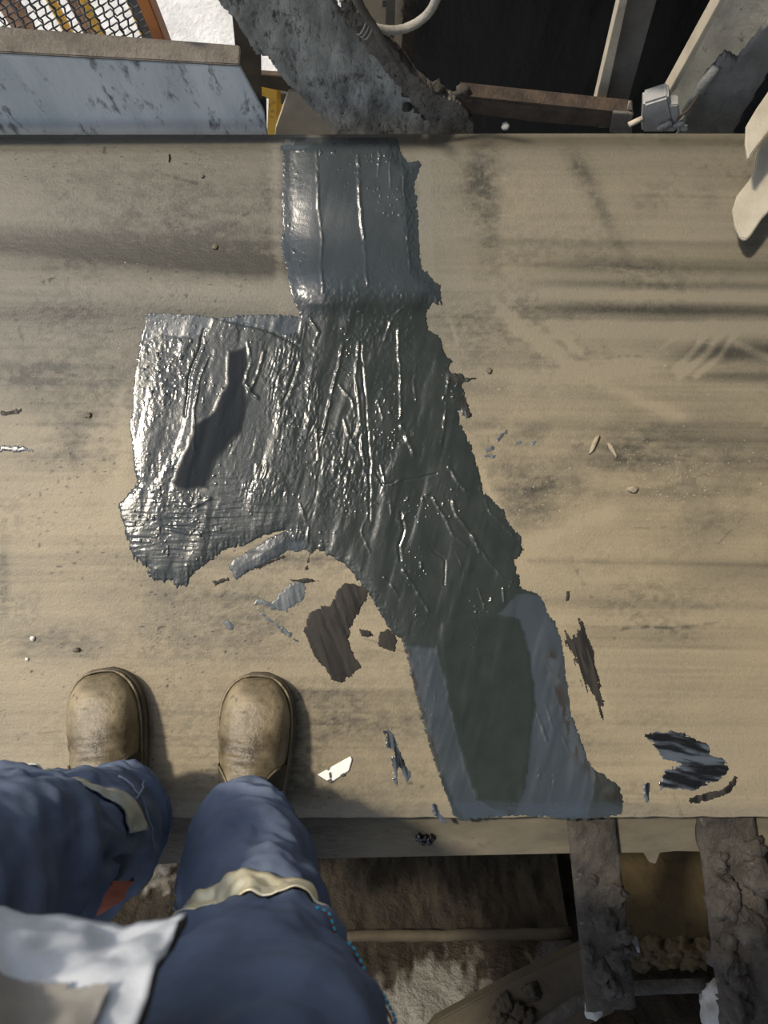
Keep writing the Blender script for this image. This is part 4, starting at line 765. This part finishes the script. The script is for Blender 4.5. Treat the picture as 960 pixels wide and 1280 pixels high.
# ------------------------------------------------------------------ near side under the belt (bottom of the picture)
ZF = -.05
t = thing('frame_channel', 'dusty steel frame channel running under the near belt edge', 'channel', PZ(500, 1050, ZF))
ft = [PZ(a, b, ZF) for a, b in [(-300, 1040), (1150, 1005), (1150, 1062), (900, 1065), (845, 1064), (825, 1066), (820, 1080), (812, 1078), (805, 1066), (700, 1067), (375, 1074), (205, 1080), (-300, 1092)]]
for v in ft[:2]: v.y += .06
link('top_flange', bm_mesh('top_flange', prism(ft, (0, 0, -.006), .001)), MT['frame'], t, False)
a0, a1 = PZ(-300, 1030, ZF), PZ(1150, 1005, ZF)
link('web', bm_mesh('web', prism([a0 + Vector((0, .05, -.006)), a1 + Vector((0, .05, -.006)), a1 + Vector((0, .05, -.16)), a0 + Vector((0, .05, -.16))], (0, .006, 0))), MT['frame_dark'], t, False)
def near_member(name, label, cat, p0, p1, w0, z, thick, m, seed, lumps, mm):
    A, B = PZ(*p0, z), PZ(*p1, z); t = thing(name, label, cat, B)
    d = (B - A); side_ = Vector((d.y, -d.x, 0)).normalized() * w0
    n_ = 70; k_ = 16; V = []; Q = []
    for i in range(n_):
        for j in range(k_):
            u = j / (k_ - 1) - .5; P = A + d * (i / (n_ - 1)) + side_ * u
            e = sstep(.5, .38, abs(u)); V.append((P.x, P.y, z + float(e) * .016 * (float(fbm(np.array(P.x * 45), np.array(P.y * 45), 4, seed)) - .25)))
    Q = [(i * k_ + j, i * k_ + j + 1, (i + 1) * k_ + j + 1, (i + 1) * k_ + j) for i in range(n_ - 1) for j in range(k_ - 1)]
    o = link('web', mesh_np('web', V, Q), m, t); md = o.modifiers.new('thick', 'SOLIDIFY'); md.thickness = thick; md.offset = -1 if Vector(o.data.polygons[0].normal).z > 0 else 1
    bm = bmesh.new(); r_ = random.Random(seed)
    for k, (px, py, rr_) in enumerate(lumps): lump(bm, PZ(px, py, z + .004), rr_, k + seed, (1, 1, .8), 3, .55, 1.8)
    if lumps: link('mud_crust', bm_mesh('mud_crust', bm), mm, t)['kind'] = 'stuff'
    return t
near_member('cross_member', 'mud-caked steel cross member below the patch end', 'beam', (738, 1018), (764, 1262), .078, ZF + .012, .012, MT['mud'], 3, [(770, 1120, .016), (758, 1150, .018), (778, 1170, .016), (772, 1200, .018), (752, 1215, .016), (786, 1190, .012), (735, 1190, .010), (762, 1235, .016), (740, 1100, .008)], MT['mud'])
rl = [(random.Random(i).uniform(890, 950), 1060 + i * 17, random.Random(i + 50).uniform(.014, .026)) for i in range(13)]
near_member('cross_member', 'broad lumpy cross member buried in grey mud at the bottom right corner', 'beam', (905, 1010), (945, 1310), .095, ZF + .012, .012, MT['mud'], 5, rl, MT['mud'])
# mud bank beneath, pale crystalline deposit on it
def bank(X, Y):
    z = -.70 + .38 * sstep(-.60, -.86, Y) + .10 * fbm(X * 9, Y * 9, 5, 3) + .05 * fbm(X * 30, Y * 30, 4, 1)
    return z
nx, ny = 300, 150
X, Y = np.meshgrid(np.linspace(-.7, .9, nx), np.linspace(-1.3, -.40, ny)); Z = bank(X, Y); I = np.arange(nx * ny).reshape(ny, nx)
q = np.stack([I[:-1, :-1], I[:-1, 1:], I[1:, 1:], I[1:, :-1]], -1).reshape(-1, 4)
U, V = proj(X, Y, Z); pale = np.maximum.reduce([gauss(U, V, 540, 1240, 50, 32, -15), gauss(U, V, 480, 1260, 40, 30), .9 * gauss(U, V, 690, 1190, 22, 16), .6 * gauss(U, V, 195, 1095, 30, 30)]) + 1.1 * (fbm(X * 60, Y * 60, 5, 2) - .47)
bk = link('mud_bank', mesh_np('mud_bank', np.stack([X, Y, Z], -1).reshape(-1, 3), q, {'pale': np.clip(pale, 0, 1)}), MT['mud_brown'])
tag(bk, 'heap of brown spilled mud crusted with pale grit beneath the frame', 'mud', kind='stuff')
m_ = MT['mud_brown'].copy(); m_.name = 'brown_mud_with_pale_crust'; bk.data.materials[0] = m_; n = m_.node_tree; L = n.links; p = n.nodes['Principled BSDF']
ap = nd('ShaderNodeAttribute', attribute_name='pale'); src = p.inputs['Base Color'].links[0].from_socket
rp = nd('ShaderNodeMapRange'); rp.inputs[1].default_value = .35; rp.inputs[2].default_value = .7; L.new(ap.outputs['Fac'], rp.inputs[0])
L.new(mixc(rp.outputs[0], src, (.24, .23, .20)), p.inputs['Base Color'])
# dark stained back plate and return bar
t = thing('skirt_plate', 'dark mud-streaked steel plate under the frame channel', 'plate', PZ(550, 1150, -.5))
P0, P1 = PZ(300, 1172, -.44), PZ(712, 1172, -.44); Q0, Q1 = Vector((P0.x - .1, -.42, -.75)), Vector((P1.x + .02, -.42, -.75))
nx, ny = 160, 50; V = []; 
for j in range(ny):
    for i in range(nx):
        a = i / (nx - 1); b_ = j / (ny - 1); P = (P0 * (1 - a) + P1 * a) * (1 - b_) + (Q0 * (1 - a) + Q1 * a) * b_
        nn = float(fbm(np.array(P.x * 28), np.array(b_ * 3), 4, 4)) - .4; V.append((P.x, P.y + .02 * nn, P.z + .03 * nn))
q = [(j * nx + i, j * nx + i + 1, (j + 1) * nx + i + 1, (j + 1) * nx + i) for j in range(ny - 1) for i in range(nx - 1)]
link('plate', mesh_np('plate', V, q), MT['mud_brown'], t)
t = thing('return_bar', 'rusty brown round bar lying across the mud below the frame', 'bar', PZ(570, 1172, -.42)); link('bar', bm_mesh('bar', tube([PZ(a, 1171 - (a - 400) * .012 + (a % 7 - 3) * .3, -.42) for a in range(300, 730, 18)], .011, 12, True, .06)), MT['frame_dark'], t)
t = thing('slanting_beam', 'smooth brown beam slanting up to the cross member at the bottom', 'beam', PZ(640, 1240, -.34))
link('top_face', bm_mesh('top_face', prism([PZ(a, b, -.33) for a, b in [(520, 1290), (640, 1225), (735, 1180), (770, 1170), (770, 1265), (700, 1300), (640, 1330)]], (0, 0, -.03), .003)), MT['frame_dark'], t, False)
bm = bmesh.new()
for k, (a, b) in enumerate([(632, 1255), (648, 1262), (665, 1240), (622, 1270), (640, 1278), (660, 1270)]): lump(bm, PZ(a, b, -.325), .016, k, (1, 1, .7), 3, .6)
link('mud_crust', bm_mesh('mud_crust', bm), MT['mud_brown'], t)['kind'] = 'stuff'
t = thing('ochre_plate', 'ochre-stained steel plate between the two muddy cross members', 'plate', PZ(830, 1170, -.4))
link('plate', bm_mesh('plate', prism([PZ(770, 1175, -.38), PZ(895, 1172, -.38), PZ(895, 1040, -.62), PZ(765, 1040, -.62)], (0, 0, -.01))), MT['tan_wall'], t, False)
bm = bmesh.new()
for k in range(12): lump(bm, PZ(790 + 9 * k, 1192 + 8 * math.sin(k * 1.7), -.36), .02, k, (1.2, 1, .8), 3, .6)
link('mud_ridge', bm_mesh('mud_ridge', bm), MT['tan_wall'], t)['kind'] = 'stuff'
t = thing('guard_pipe', 'curved dark steel pipe end at the foot of the muddy cross member', 'pipe', PZ(720, 1265, -.28)); link('pipe', bm_mesh('pipe', tube(curve_pts([PZ(660, 1300, -.28), PZ(700, 1268, -.28), PZ(740, 1245, -.28), PZ(800, 1235, -.28), PZ(880, 1232, -.28)], 8), .012, 12, True, .05)), MT['mud'], t)
def rock(px, py, z, r, seed, label, m='block'):
    bm = bmesh.new(); lump(bm, (0, 0, 0), r, seed, (1, 1, .8), 3, .45, 1.3); o = link('rock', bm_mesh('rock', bm), MT[m]); o.location = PZ(px, py, z); tag(o, label, 'rock')
rock(902, 1258, -.26, .038, 2, 'largest pale grey rock in the bottom right corner')
rock(788, 1180, -.06, .014, 3, 'pale blue-grey stone stuck at the side of the muddy cross member')
rock(742, 1262, -.22, .016, 4, 'small pale stone by the curved pipe end')
rock(945, 1270, -.22, .024, 6, 'grey stone at the extreme bottom right corner')
# opposite end: dusty blob on the frame channel
bm = bmesh.new()
for k in range(5): lump(bm, PZ(524 + 4 * k, 1047 + (k % 2) * 4, ZF + .002), .006, k, (1, 1, .6), 2, .7)
tag(link('compound_blob', bm_mesh('compound_blob', bm), MT['smear_blue']), 'dripped blob of shiny black compound on the frame channel', 'blob')
